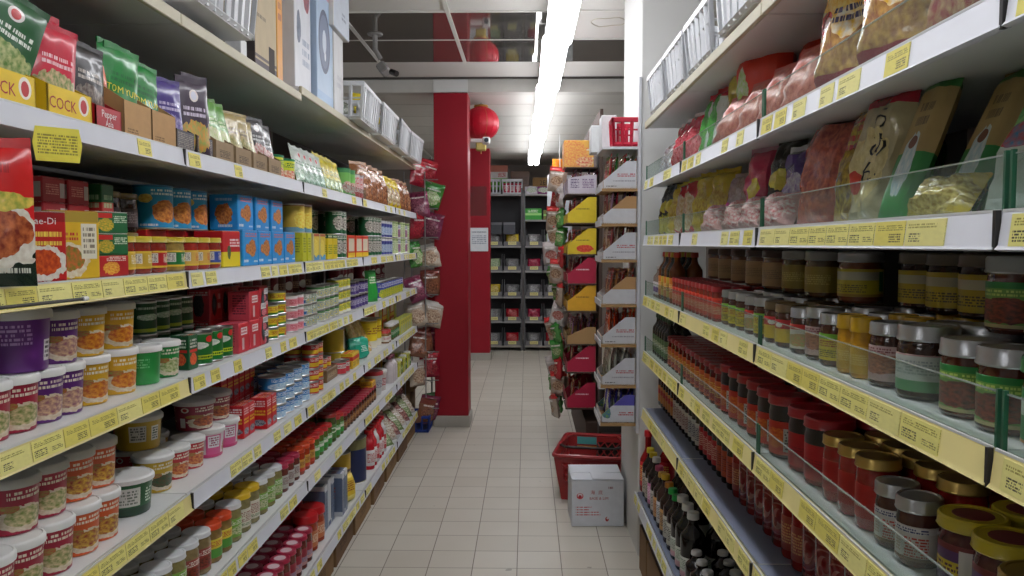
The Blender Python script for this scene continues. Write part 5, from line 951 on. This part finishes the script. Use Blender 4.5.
for p, n in ((sd_, 3), (sri, 7), (sy, 2), (sri, 5), (sy, 1), (sd_, 3), (sr_, 4), (sg_, 3), (sw_, 5), (so_, 6), (sw_, 4), (so_, 3)):
    for k in range(n):
        for r in range(2): place(S, 0, p, .075+r*.075, 25+R.uniform(-12, 12), Y=Yc+p.dims[0]/2, tier='row behind' if r else '', prune=r > 0)
        Yc += p.dims[0]+.006
    if Yc > 3.42: break
# first shelf up: tall bottles
S = RS[0]
V = lambda c, t=(60, 60, 60): pr(c, texts=[(.15, .85, .2, .85, t)])
b1 = bottle('black soy bottle with white cap', (16, 13, 14), (226, 226, 226), pr((196, 200, 190), bands=[(0, .3, (206, 160, 170))], texts=[(.1, .9, .4, .9, (110, 130, 110))]), 0.042, 0.23, lz=(.06, .36)); b2 = bottle('short black bottle with white cap', (18, 15, 15), (222, 222, 222), None, 0.037, 0.13)
b3 = bottle('dark bottle with green cap', (34, 20, 20), (40, 180, 80), V((190, 190, 180)), 0.036, 0.205); b4 = bottle('pale-necked bottle with yellow cap', (60, 40, 36), (226, 180, 40), V((206, 206, 214)), 0.036, 0.215); b5 = bottle('dark bottle with orange cap', (44, 24, 20), (206, 130, 40), V((196, 150, 90)), 0.036, 0.205)
b6 = bottle('amber-capped bottle with tan label', (40, 24, 20), (206, 160, 60), V((206, 150, 90), (120, 50, 40)), 0.036, 0.2); b7 = bottle('white-capped bottle with pink label', (30, 20, 22), (230, 226, 226), V((206, 120, 170), (240, 220, 236)), 0.037, 0.22); b8 = bottle('pink-capped dark bottle', (40, 22, 24), (206, 90, 130), V((196, 190, 186)), 0.036, 0.205); b9 = bottle('yellow-capped dark bottle', (30, 20, 20), (226, 200, 50), V((186, 176, 160)), 0.036, 0.22); b10 = bottle('red-wrapped bottle with red cap', (150, 20, 28), (196, 24, 34), V((206, 30, 40), (240, 200, 90)), 0.037, 0.28, sh=.5)
Yc = 2.30
for p, n in ((b2, 4), (b1, 3), (b3, 2), (b5, 1), (b4, 1), (b6, 1), (b8, 1), (b7, 1), (b9, 2), (b10, 1)):
    for k in range(n):
        for r in range(3): place(S, 0, p, (.022+r*.085), 25+R.uniform(-14, 14), Y=Yc+p.dims[0]/2, tier=('', 'row behind', 'third row in')[r], prune=r > 0)
        Yc += p.dims[0]+.006
# ================================================================== display stacks past the right rack
def packets(p, cx, cy, z, w, d, n, rows, where, rz=-PI/2, rr=random.Random(3)):
    for r in range(rows):
        for k in range(n):
            inst(p[(k+r) % len(p)], (cx-d/2+.022+k*(d-.04)/max(1, n-1), cy+(r-(rows-1)/2)*w/rows, z+.004), rz+math.radians(rr.uniform(-6, 6)), math.radians(rr.uniform(-9, -2)), 0, where, key=cy*10+r+k*.01, small=True)
def pkt(desc, base, seed, h=.15, w=.1, p2=None): return pouch(desc, pr(base, pics=[(.5, .4, .4, .25, *(p2 or ((230, 200, 150), (120, 60, 40))))], bands=[(.9, 1, tuple(int(x*.8) for x in base))], texts=[(.15, .85, .7, .85, (236, 230, 226))], rough=.2, coat=.4), w, h, .014, seed, wr=.003, seal=fmat(base), name='snack_packet', cat='packet')
k_rg = [pkt('red and green snack packet', (190, 40, 50), 101), pkt('green and red snack packet', (60, 130, 60), 102, p2=((200, 40, 50), (230, 200, 190)))]
k_vi = [pkt('violet-grey snack packet', (150, 120, 150), 103), pkt('maroon snack packet', (140, 40, 56), 104)]
k_mr = [pkt('maroon snack packet', (140, 40, 56), 105), pkt('pale snack packet', (206, 190, 176), 106)]
k_rb = [pkt('brown-red snack packet', (150, 50, 40), 107), pkt('tan snack packet', (190, 140, 90), 108)]
k_cl = [pkt('clear packet of pale food', (206, 210, 200), 109, p2=((180, 190, 170), (120, 130, 110)))]
k_bv = [pkt('blue-violet snack packet', (70, 70, 170), 110, p2=((120, 190, 90), (230, 230, 240)))]
k_or = [pkt('orange-red lettered packet', (214, 76, 40), 111, p2=((240, 236, 230), (200, 60, 40)))]
m_wc = pr((214, 214, 218), rough=.6); m_wcs = pr((206, 208, 214), texts=[(.42, .95, .42, .56, (180, 70, 80)), (.3, .95, .24, .32, (150, 150, 160)), (.1, .4, .06, .12, (90, 90, 100))], rough=.6); m_tan = mat('tan_board', (170, 136, 92), .8)
wtA = thing('wall_display_rack', 'white metal display rack fixed to the pale pillar, holding white cartons', 'display rack', (.51, 3.82, 0))
m_wm = mat('white_metal', (206, 208, 214), .4)
b = MB(); b.box(.012, .34, 1.62, m_wm, (-.001, 0, .58)); b.obj('back_plate', wtA)
zA = [1.71, 1.55, 1.385, 1.18, .995, .805, .628]
trA = [tray(f'white display carton with slanted side', .27, .155, .035, .125, m_wc, m_wcs, inner=m_tan)]
trA.append(tray('white display carton with tan slanted flap', .27, .155, .035, .125, m_wc, pr((206, 208, 214), bands=[(.55, 1, (176, 136, 90))], rough=.6), inner=m_tan))
trA.append(tray('white display carton with blue-violet print', .27, .155, .035, .13, m_wc, pr((206, 210, 218), bands=[(.62, 1, (84, 80, 170))], texts=[(.5, .95, .25, .4, (180, 70, 80))], pics=[(.15, .35, .14, .2, (110, 160, 80), (60, 100, 160))], rough=.6), inner=m_tan))
for k, z in enumerate(zA):
    s = MB(); s.box(.17, .3, .012, m_tan, (-.085, 0, z-.02)); so = s.obj('shelf', wtA)
    s = MB(); s.box(.004, .3, .028, m_wm, (-.172, 0, z-.018)); s.obj('front_lip', so)
    p = trA[(0, 1, 0, 1, 0, 0, 2)[k]]
    inst(p, (.424, 3.82, z-.007), -PI/2, 0, 0, ('white pillar rack', f'{words_[k]} level from top'), key=z, group='white display cartons on the pillar rack')
    packets((k_rg, k_vi, k_mr, k_rb, k_or, k_cl, k_bv)[k], .424, 3.82, z-.004, .25, .15, 5, 2, ('white pillar rack', f'{words_[k]} level from top'))
s = MB(); s.box(.17, .3, .012, m_wm, (-.085, 0, 1.88)); s.obj('shelf', wtA)
m_rc = mat('crate_red', (190, 26, 56), .4); crr = crate('red woven-look plastic crate on top of the pillar rack', .13, .2, .13, m_rc, slots=9)
inst(crr, (.455, 3.78, 1.893), 0, 0, 0, ('pillar rack', ''))
wbx = [carton('white blank carton on top of the pillar rack', .07, .12, h, pr((224, 226, 228), rough=.5), name='white_box') for h in (.16, .13)]
inst(wbx[0], (.385, 3.86, 1.893), 0, 0, 0, ('pillar rack', ''), 'taller white carton on top of the pillar rack'); inst(wbx[1], (.345, 3.98, 1.893), 0, 0, 0, ('pillar rack', ''), 'shorter white carton on top of the pillar rack')
# small white unit below
wu = thing('shelf_unit', 'small white shelf unit with a dark opening behind the red basket', 'shelf', (.545, 4.985, 0)); b = MB(); b.box(.2, .1, .03, m_wm, (0, 0, .55)); b.obj('top_panel', wu)
for sy in (-1, 1):
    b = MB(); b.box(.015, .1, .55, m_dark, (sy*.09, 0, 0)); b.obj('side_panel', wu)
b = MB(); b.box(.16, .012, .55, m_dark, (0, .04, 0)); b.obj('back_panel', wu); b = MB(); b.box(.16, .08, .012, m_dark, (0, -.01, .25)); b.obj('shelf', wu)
# coloured stack
dk = thing('display_rack', 'dark brown display rack stacked with yellow and red cartons past the pale pillar', 'display rack', (.6, 5.95, 0))
m_bn = mat('dark_brown', (74, 56, 48), .7)
b = MB(); b.box(.48, 1.7, .30, m_bn, (.02, 0, 0)); b.obj('base', dk); b = MB(); b.box(.02, 1.7, 2.0, m_bn, (-.13, 0, .3)); b.obj('back_panel', dk)
zB = [1.77, 1.585, 1.385, 1.197, 1.02, .806, .625, .39]
def colr(desc, c, side_pics=(), tx=(240, 214, 210), texts=()): return tray(desc, .26, .185, .06, .165, pr(c, rough=.5), pr(c, pics=list(side_pics), texts=[(.3, .75, .5, .58, tx)], rough=.5), inner=mat('grey_board', (110, 92, 80), .8), texts=texts)
cY = colr('yellow display carton', (222, 196, 36), (), (140, 120, 30)); cYr = colr('yellow display carton with red fruit picture', (226, 196, 40), [(.6, .22, .3, .14, (200, 40, 30), (226, 90, 60))], (140, 120, 30)); cR = colr('crimson display carton lettered in white', (176, 26, 64), (), (240, 220, 226))
cO = colr('orange-yellow display carton', (226, 170, 40), (), (150, 100, 30)); cP = tray('pale violet display carton with dark print', .26, .185, .10, .12, pr((190, 180, 196), rough=.5), pr((196, 188, 200), texts=[(.1, .4, .3, .8, (80, 60, 100)), (.5, .9, .3, .8, (120, 90, 130))], rough=.5)); cT = tray('plain brown display carton', .26, .185, .05, .11, m_tan, m_tan)
for k, (z, p) in enumerate(zip(zB, (cP, cY, cYr, cR, cO, cT, cR, cR))):
    for j in range(2):
        Y = 5.27+j*.34
        inst(p, (.352, Y, z), -PI/2, 0, 0, ('dark display rack', f'{words_[k]} level from top'), key=Y, group='display cartons on the dark rack')
        packets((k_vi, k_mr, k_rb, k_mr, k_rb, k_vi, k_mr, k_rb)[k], .352, Y, z, .24, .18, 4, 2, ('dark display rack', f'{words_[k]} level from top'))
        s = MB(); s.box(.2, .28, .008, m_bn, (-.25, Y-5.95, z-.009)); s.obj('shelf', dk)
obx = carton('orange-yellow packet box with pale grid', .24, .19, .17, pr((226, 150, 60), rough=.4), pr((226, 170, 70), bands=[(.3, .36, (236, 226, 206)), (.62, .68, (236, 226, 206))], pics=[(.3, .5, .5, .5, (226, 180, 80), (214, 110, 60)), (.7, .2, .3, .2, (206, 60, 50), (226, 206, 150))], rough=.4), pr((200, 60, 70)))
inst(obx, (.33, 5.27, 1.94), -PI/2, 0, 0, ('dark display rack', 'top')); 
s = MB(); s.box(.2, .28, .008, m_bn, (-.25, 5.27-5.95, 1.931)); s.obj('shelf', dk)
kk = [pouch(dn, pr(c, pics=[(.5, .45, .34, .2, *f)], bands=[(.85, 1, b2)], texts=[(.15, .85, .7, .82, (236, 230, 226))], rough=.16, coat=.4, bump=.8), w, h, .05, 121+k, wr=.012, seal=fmat(b2), name='snack_packet', cat='packet') for k, (dn, c, f, b2, w, h) in enumerate((('clear hanging snack packet', (176, 160, 146), ((200, 170, 140), (120, 84, 66)), (206, 60, 60), .13, .17), ('red hanging snack packet', (176, 50, 56), ((220, 150, 130), (140, 30, 40)), (190, 30, 40), .12, .16), ('green hanging snack packet', (90, 150, 80), ((190, 200, 150), (60, 110, 50)), (60, 150, 60), .10, .14), ('white hanging snack packet', (206, 200, 200), ((190, 150, 140), (150, 60, 60)), (214, 206, 206), .13, .16)))]
st = thing('hanging_strip', 'vertical clip strip of hanging packets on the aisle edge of the dark display rack', 'clip strip', (.235, 5.78, 0)); b = MB(); b.box(.006, .02, 1.75, m_white, (.0, 0, .32)); b.obj('strip', st)
for q in range(13):
    z = 2.0-q*.135
    for k in range(2):
        inst(kk[(q*3+k*2+q//3) % 4], (.21-.012*k+R.uniform(-.03, .02), 5.72+.15*k, z-.17+R.uniform(-.02, .02)), -PI/2+math.radians(R.uniform(5, 75)), math.radians(R.uniform(-8, 12)), math.radians(R.uniform(-14, 14)), ('hanging clip strip', f'{words_[q]} tier from top'), key=k, small=True)
ob = pouch('bright orange inflated bag', pr((236, 140, 30), rough=.3), .16, .18, .09, 130, name='balloon_bag', cat='bag'); inst(ob, (.36, 8.6, 2.18), 0.3, 0, 0, ('', ''), 'bright orange bag hanging by the tall plastic sheet near the ceiling end'); REG[-1][0].name = 'balloon_bag'; c = MB(); c.tube([(0, .045, .17), (0, .045, ZF-2.18)], .003, m_white, 5); c.obj('hanging_cord', REG[-1][0])
ps = pouch('clear sheet', pr((206, 212, 220), rough=.15, bump=.6), .28, .75, .05, 131, wr=.02, name='plastic_sheet', cat='sheet'); inst(ps, (.36, 8.75, 1.45), .2, 0, 0, ('', ''), 'long pale plastic sheet hanging beyond the coloured cartons'); c = MB(); c.tube([(0, .025, .74), (0, .025, ZF-1.45)], .003, m_white, 5); c.obj('hanging_cord', REG[-1][0])
# ================================================================== red basket and white carton
m_rb = mat('basket_red', (150, 26, 30), .38, coat=.2); m_rbd = mat('basket_black', (36, 30, 30), .45)
bw_, bl_, bh_ = .37, .52, .262
rb = thing('shopping_basket', 'red plastic shopping basket standing on the floor behind the white carton', 'basket', (.385, 4.66, .001), math.radians(-11))
def bwall(p0, p1, solid):   # lattice wall between two bottom corners, flaring outwards
    m = MB(); k = 1/.8
    P = lambda f, g: Vector(((p0[0]+(p1[0]-p0[0])*f)*(1+(k-1)*g), (p0[1]+(p1[1]-p0[1])*f)*(1+(k-1)*g), bh_*g))
    nn = (Vector((p1[0]-p0[0], p1[1]-p0[1], 0)).cross(Vector((0, 0, 1)))).normalized()*.004
    def quad(f0, f1, g0, g1):
        a = [P(f0, g0), P(f1, g0), P(f1, g1), P(f0, g1)]; vv = [p+nn for p in a]+[p-nn for p in a]
        m.add(vv, [[0, 1, 2, 3], [7, 6, 5, 4], [0, 4, 5, 1], [1, 5, 6, 2], [2, 6, 7, 3], [3, 7, 4, 0]], None, m_rb)
    quad(0, 1, 0, .42); quad(0, 1, .86, 1); quad(0, .1, .42, .86); quad(.9, 1, .42, .86)
    if solid: quad(.5, .9, .42, .86)
    f0 = .1; fe = .5 if solid else .9; n = max(3, round((fe-f0)*math.dist(p0, p1)/.042)); w = (fe-f0)/n
    for i in range(n):
        for (a, c) in (((f0+i*w, .42), (f0+(i+1)*w, .64)), ((f0+(i+1)*w, .42), (f0+i*w, .64)), ((f0+i*w, .64), (f0+(i+1)*w, .86)), ((f0+(i+1)*w, .64), (f0+i*w, .86))):
            m.tube([P(*a), P(*c)], .0045, m_rb, 4)
    return m
c4 = [(-bw_*.4, -bl_*.4), (bw_*.4, -bl_*.4), (bw_*.4, bl_*.4), (-bw_*.4, bl_*.4)]
b = MB(); b.box(bw_*.8, bl_*.8, .008, m_rb); b.obj('bottom', rb)
for i in range(4): bwall(c4[i], c4[(i+1) % 4], i == 2).obj('lattice_wall', rb)
r = MB(); hw, hl = bw_/2, bl_/2
pts = []
for cx, cy, a0 in ((hw-.03, hl-.03, 0), (-hw+.03, hl-.03, 90), (-hw+.03, -hl+.03, 180), (hw-.03, -hl+.03, 270)):
    for q in range(5): a = math.radians(a0+q*22.5); pts.append((cx+.036*math.cos(a), cy+.036*math.sin(a), bh_))
pts.append(pts[0]); pts.append(pts[1]); r.tube(pts, .013, m_rb, 8); r.obj('rim', rb)
for sy, mm in ((-1, m_rbd), (1, m_rb)):
    h = MB(); h.tube([(-hw, sy*.04, bh_+.005), (-hw+.02, sy*.10, bh_+.022), (-hw+.05, sy*.155, bh_+.026), (hw-.05, sy*.155, bh_+.026), (hw-.02, sy*.10, bh_+.022), (hw, sy*.04, bh_+.005)], .008, mm, 8); h.obj('handle', rb)
l = MB(); l.box(.12, .002, .045, mat('label_cyan', (90, 180, 180), .5), (-.06, hl*.985-.014, bh_*.80)); l.box(.12, .002, .018, pr((206, 150, 50), texts=[(.1, .9, .2, .8, (130, 80, 30))]), (-.06, hl*.95-.012, bh_*.7)); l.obj('plaque', rb, label='pale blue plaque inside the basket')
ct = thing('cardboard_carton', 'white cardboard carton printed in red with two characters on the tiled floor', 'box', (.361, 4.17, .0005), math.radians(1.5))
m_cw = pr((216, 220, 228), texts=[(.08, .38, .40, .44, (190, 90, 100)), (.08, .34, .345, .385, (190, 90, 100)), (.08, .52, .29, .33, (190, 90, 100)), (.08, .55, .235, .275, (190, 90, 100)), (.70, .80, .80, .88, (150, 110, 120))], discs=[(.16, .66, .065, .065, (190, 60, 70)), (.16, .67, .045, .045, (216, 216, 224)), (.16, .65, .032, .035, (170, 40, 50)), (.68, .16, .035, .05, (176, 60, 70)), (.69, .18, .02, .025, (216, 216, 224))], rough=.6)
m_cwp = mat('carton_white', (216, 220, 228), .6, var=.03)
b = MB(); b.box(.268, .25, .24, {'f': m_cw, 'x': m_cwp}, b=.003)
for tt, sz, cx, cz in (('海', .024, -.026, .176), ('底', .024, .014, .176), ('BASE & LIM', .020, .006, .146)): b.merge(text_mb(tt, sz, tm_red, lambda x, z: (cx+x, -.1256, cz+z)))
b.obj('body', ct)
for (x0, x1, y0, y1, a) in ((-.134, .134, .004, .125, 4), (-.134, -.03, -.125, -.004, 1), (-.028, .134, -.125, -.004, 2)):
    f = MB(); f.box(x1-x0, y1-y0, .003, m_cwp, (0, 0, 0), 0, Matrix.Translation(((x0+x1)/2, (y0+y1)/2, .2405+.003*a*.5)) @ Matrix.Rotation(math.radians(a), 4, 'X' if y0 > 0 else 'Y')); f.obj('top_flap', ct)
# ================================================================== lantern, cameras
m_lan = mat('lantern_red', (206, 24, 52), .45, var=.08, scale=20); m_gold = mat('lantern_gold', (190, 150, 70), .35, .5); m_yel2 = mat('tassel_yellow', (206, 190, 110), .7)
ln = thing('paper_lantern', 'round red paper lantern hanging between the two red pillars', 'lantern', (-.385, 6.74, 2.453))
b = MB(); n = 32; prof = [(.05, -.135)]+[(.150*math.cos(t)**.85, .135*math.sin(t)) for t in [(-.40*PI)+k*.08*PI for k in range(11)]]+[(.05, .135)]
b.lathe([(0, -.135)]+prof+[(0, .135)], m_lan, n, 1)
for i, p in enumerate(b.v):
    a = math.atan2(p.y, p.x); q = 1-.025*abs(math.sin(a*8)); p.x *= q; p.y *= q
bo_ = b.obj('globe', ln)
for k in range(16):
    a = k*PI/8; s = MB(); s.tube([(.151*math.cos(t)**.85*math.cos(a), .151*math.cos(t)**.85*math.sin(a), .135*math.sin(t)) for t in [(-.42*PI)+q*.07*PI for q in range(13)]], .0016, m_gold if k % 4 == 1 else m_lan, 4); s.obj('rib', bo_)
for z, nm_ in ((.135, 'top_cap'), (-.15, 'bottom_cap')):
    c = MB(); c.lathe([(0, z), (.058, z), (.062, z+.004), (.058, z+.015), (0, z+.015)], m_gold, 20); c.obj(nm_, ln)
c = MB(); c.tube([(0, 0, .15), (0, 0, .174)], .0025, m_rbd, 6); c.tube([(.03*math.cos(t/6*PI), 0, .15+.012*math.sin(t/6*PI)) for t in range(7)], .002, m_rbd, 5); c.obj('cord', ln)
c = MB(); c.box(.085, .05, .075, m_yel2, (0, 0, -.225), .008); to = c.obj('tassel_block', ln); c = MB(); c.tube([(0, 0, -.225), (0, 0, -.25)], .004, m_yel2, 6); c.obj('tassel_end', to)
cm = thing('security_camera', 'small white bracket camera with dark lens beside the red pillar under the lantern', 'camera', (-.45, 6.40, 2.27)); b = MB(); b.box(.10, .03, .028, m_white, (.05, 0, -.014), .004); b.obj('bracket', cm); b = MB(); b.box(.06, .07, .055, m_white, (.125, .01, -.028), .008); bo2 = b.obj('housing', cm)
b = MB(); b.tube([(.128, -.02, 0), (.128, -.04, 0)], .018, mat('lens_dark', (50, 60, 72), .15, coat=.6), 14); b.obj('lens', bo2)
cm = thing('security_camera', 'grey ceiling camera on a bent arm above the white baskets', 'camera', (-.93, 4.95, ZC)); m_gc = mat('camera_grey', (140, 138, 136), .5)
b = MB(); b.lathe([(0, -.012), (.045, -.012), (.05, 0), (0, 0)], m_gc, 16); b.obj('mount', cm); b = MB(); b.tube([(0, 0, -.01), (0, 0, -.10), (.03, .02, -.15)], .016, m_gc, 8); b.obj('arm', cm)
b = MB(); b.box(.06, .16, .06, m_gc, (0, 0, 0), .01, Matrix.Translation((.06, .05, -.23)) @ Matrix.Rotation(math.radians(-35), 4, 'Y')); b.obj('housing', cm); b = MB(); b.tube([(.10, -.02, -.235), (.14, -.05, -.255)], .018, mat('lens_black', (30, 30, 32), .3), 10); b.obj('lens', cm)
# ================================================================== bin shelving at the far end
m_fr = mat('bin_frame', (96, 96, 98), .5, .3); m_bin = mat('bin_grey', (116, 116, 120), .55); m_lab = pr((230, 222, 150), texts=[(.1, .9, .2, .8, (150, 140, 80))])
def bin_(desc):
    b = MB(); w, d, h, t = .225, .26, .15, .004
    b.box(w, d, t, m_bin); b.box(w, t, h, m_bin, (0, d/2, 0))
    for sx in (-1, 1): b.poly([(-d/2, 0), (d/2, 0), (d/2, h*1.5), (-d/2+.07, h*1.5), (-d/2, h*.5)], t, m_bin, 'x', sx*(w/2-t/2))
    b.box(w, t, h*.42, m_bin, (0, -d/2, 0)); l = MB(); l.box(.11, .002, .042, m_lab, (0, -d/2-.0035, .018))
    return Pr('storage_bin', 'bin', desc, (w, d, h), [('tray_body', b, None, []), ('price_label', l, None, [])])
bn = bin_('grey open-front storage bin'); zS = [.07, .40, .735, 1.085, 1.42, 1.775, 2.12]
fb = [pouch(f'{dn} bag in a storage bin', pr(c, pics=[(.5, .5, .4, .4, *f)], rough=.25, bump=.6), .17, .17, .07, 140+k, wr=.012, name='food_bag', cat='bag') for k, (dn, c, f) in enumerate((('red', (180, 30, 44), ((206, 80, 80), (130, 24, 34))), ('yellow', (206, 180, 50), ((226, 206, 110), (150, 120, 40))), ('grey', (120, 120, 120), ((160, 160, 160), (80, 80, 84))), ('pale green', (150, 170, 130), ((190, 200, 170), (100, 130, 90))), ('crimson', (150, 30, 60), ((190, 60, 90), (110, 20, 44)))))]
for u_, (x0, nmx) in enumerate(((-.58, 'left'), (-.035, 'right'))):
    rk = thing('bin_shelving', f'dark metal bin shelving at the far end of the aisle, {nmx} unit', 'shelving', (x0+.255, 10.98, 0), 0, 'bin shelving at the far end')
    for sx in (-1, 1):
        for sy in (-1, 1):
            b = MB(); b.box(.022, .022, 2.2 if u_ == 0 else 2.16, m_fr, (sx*.255, sy*.16, 0)); b.obj('post', rk)
    b = MB(); b.box(.5, .01, 2.1, mat('bin_back', (50, 50, 54), .7), (0, .17, .05)); b.obj('back_panel', rk)
    for q, z in enumerate(zS):
        if u_ == 0 and q == 5: continue
        b = MB(); b.box(.5, .33, .016, m_fr if q < 6 else mat('wood_grey', (130, 124, 116), .6), (0, 0, z-.016)); so = b.obj('shelf', rk)
        b = MB(); b.box(.5, .006, .022, mat('shelf_lip', (150, 150, 150), .4) if q else m_skirt, (0, -.168, z-.02)); b.obj('front_lip', so)
        if q < (5 if u_ == 0 else 5):
            for c in range(2):
                inst(bn, (x0+.255+(-.125+.25*c), 10.95, z+.001), 0, 0, 0, (f'{nmx} bin shelving', f'{words_[q]} level from floor'), key=c, small=False)
                f = fb[{(0, 0): (2, 0), (0, 1): (2, 0), (0, 2): (1, 2), (0, 3): (3, 2), (0, 4): (2, 1), (1, 0): (2, 0), (1, 1): (4, 2), (1, 2): (2, 2), (1, 3): (4, 2), (1, 4): (2, 3)}[(u_, q)][c]] if (u_, q) != (0, 1) else fb[(2, 0)[c]]
                inst(f, (x0+.255+(-.125+.25*c), 10.86, z+.008), 0, math.radians(-12), 0, (f'{nmx} bin shelving', f'{words_[q]} level from floor'), key=c, small=True)
for k, (dn, c, X, z, w, h) in enumerate((('green packet box with pale band', (50, 160, 50), .08, 1.776, .23, .15), ('brown-green packet box', (120, 120, 60), .32, 1.776, .2, .13))):
    inst(carton(dn, w, .2, h, pr(c, bands=[(.4, .6, (150, 210, 120))], texts=[(.2, .8, .65, .9, (226, 236, 210))]), name='packet_box'), (X, 10.93, z), 0, 0, 0, ('right bin shelving', 'sixth level from floor'))
for k, (c, X) in enumerate((((206, 200, 210), .06), ((130, 70, 120), .22), ((190, 180, 190), .36))):
    p = pouch(('white and green', 'violet', 'pale violet')[k]+' bag lying on the shelving top', pr(c, pics=[(.5, .5, .4, .3, (110, 150, 80), (226, 220, 226))], rough=.25, bump=.5), .18, .13, .08, 150+k, wr=.012, name='food_bag', cat='bag'); inst(p, (X, 10.86, 2.121), 0, math.radians(-20), 0, ('right bin shelving', 'top'))
for k, (c, X) in enumerate((((60, 64, 70), -.42), ((70, 74, 82), -.24))):
    inst(carton(('dark', 'grey')[k]+' plastic tub with lid', .16, .2, .16, pr(c, bands=[(.8, 1, (110, 112, 118))])), (X, 10.93, 1.421+.16), 0, 0, 0, ('left bin shelving', 'above the bins'))
crw = crate('translucent white basket of pink packets above the bin shelving', .27, .2, .2, mat('basket_pale', (214, 216, 220), .5)); crw2 = crate('white basket above the bin shelving, partly behind the pillar', .2, .2, .2, mat('basket_pale', (214, 216, 220), .5))
inst(crw, (-.2, 10.92, 2.121), 0, 0, 0, ('', '')); inst(crw2, (-.46, 10.92, 2.121), 0, 0, 0, ('', ''))
pkk = pouch('pink packet', pr((206, 60, 90), pics=[(.5, .5, .3, .3, (236, 226, 226), (206, 60, 90))], rough=.3), .1, .14, .04, 160, name='snack_packet', cat='packet')
for k in range(3): inst(pkk, (-.28+.08*k, 10.9, 2.14), 0, -.15, 0, ('white basket', 'above the bin shelving'), key=k, small=True)
hi = thing('storage_loft', 'high storage board behind the bin shelving carrying cartons', 'shelf', (-.05, 11.4, 2.2)); b = MB(); b.box(1.3, .44, .02, mat('loft_board', (90, 80, 72), .7), (0, 0, -.02)); b.obj('board', hi)
for sx in (-1, 1): b = MB(); b.box(.03, .44, 2.18, m_fr, (sx*.62, 0, -2.2)); b.obj('post', hi)
inst(carton('green carton under a red and white one', .3, .3, .16, pr((110, 190, 60), bands=[(0, .1, (90, 160, 50))]), name='storage_carton'), (-.42, 11.35, 2.201), 0, 0, 0, ('', ''), 'bright green carton under a white and red carton above the far shelving')
inst(carton('c', .3, .3, .18, pr((226, 220, 216), bands=[(.5, 1, (190, 110, 90))], texts=[(.55, .9, .1, .45, (200, 40, 50))]), name='storage_carton'), (-.42, 11.35, 2.362), 0, 0, 0, ('', ''), 'white and red carton lying on the bright green carton')
inst(carton('c', .26, .3, .26, pr((110, 76, 56), texts=[(.1, .9, .3, .7, (80, 54, 40))]), name='storage_carton'), (-.1, 11.35, 2.201), 0, 0, 0, ('', ''), 'brown carton on the high board above the bin shelving')
inst(carton('c', .40, .3, .17, pr((176, 136, 84), rough=.7), name='storage_carton', texts=[('2EIRA', .085, 0, .1, tm_blk, 'f')]), (.28, 11.35, 2.201), 0, 0, 0, ('', ''), 'tan carton with big black letters above the far bin shelving')
# ================================================================== leave out what nothing shows, then write labels
bpy.context.view_layer.update()
dg = bpy.context.evaluated_depsgraph_get()
def root_of(o):
    while o.parent: o = o.parent
    return o
def seen(o):
    pts = []
    for l in ([o] if o.type == 'MESH' else list(o.children)):
        bb = [l.matrix_world @ Vector(c) for c in l.bound_box]; c = sum(bb, Vector())/8
        for i in range(8): pts.append(c+(bb[i]-c)*.8)
        for i, j in ((0, 2), (1, 6), (4, 6), (0, 5), (3, 6), (1, 3), (5, 7), (2, 5)): pts.append(c+((bb[i]+bb[j])/2-c)*.92)
        pts += [c+Vector((0, 0, (bb[1]-bb[0]).length*.5*s)) for s in (.95, .6)]
    og = Vector((0, 0, H)); me = {o.name}
    for p in pts:
        d = p-og; dep = d.dot(FW)
        if dep <= 0: continue
        u, v = 512+F*d.dot(RT)/dep, 288-F*d.dot(UP)/dep
        if not (-6 < u < 1030 and -6 < v < 582): continue
        s = og.copy(); dn = d.normalized()
        for _ in range(4):
            hit, loc, nrm, idx, ob, _m = SC.ray_cast(dg, s, dn)
            if not hit: break
            if ob.name.startswith(('clear_', 'plastic_sleeve')): s = loc+dn*.002; continue
            if root_of(ob).name in me: return True
            break
    return False
gone = []
for rec in REG:
    o = rec[0]; far_out = False
    if rec[4] or o.name.split('.')[0] == 'snack_packet':
        if not seen(o): gone.append(rec)
for rec in gone:
    o = rec[0]
    for c in list(o.children_recursive): D.objects.remove(c)
    D.objects.remove(o)
REG = [r for r in REG if r not in gone]
import re as _re
def nw(s): return len(_re.findall(r"[A-Za-z0-9][A-Za-z0-9'\u2019-]*", s))
fam = {}
for rec in REG: fam.setdefault((rec[1], rec[2]), []).append(rec)
used = set()
for (desc, where), recs in fam.items():
    recs.sort(key=lambda r: (round(r[3], 3), abs(r[0].location.x)))
    wh, tier = (where or ('', ''))
    for k, r in enumerate(recs):
        tail = ', '.join(x for x in (tier, (f'on {wh}' if wh else '')) if x)
        cand = []
        if len(recs) == 1: cand = [desc+(', '+tail if tail else '')]
        else: cand = [f'{desc}, {words_[k]} from near end, {tail}', f'{desc}, {words_[k]} along, {tail}', f'{desc}, {words_[k]} along, {tail.replace("on ", "")}', f'{desc} {words_[k]}, {tail.replace("on ", "")}']
        lab = next((c for c in cand if nw(c) <= 16), cand[-1])
        if nw(lab) > 16: print('LONG', nw(lab), lab)
        if nw(lab) < 4: lab = lab+' in the aisle'
        if lab in used: print('DUP', lab)
        used.add(lab); r[0]['label'] = lab
print('products', len(REG), 'left out', len(gone), 'objects', len(SC.objects))
w = D.worlds.new('world'); SC.world = w; w.use_nodes = True; w.node_tree.nodes['Background'].inputs[0].default_value = (.6, .62, .65, 1); w.node_tree.nodes['Background'].inputs[1].default_value = .05
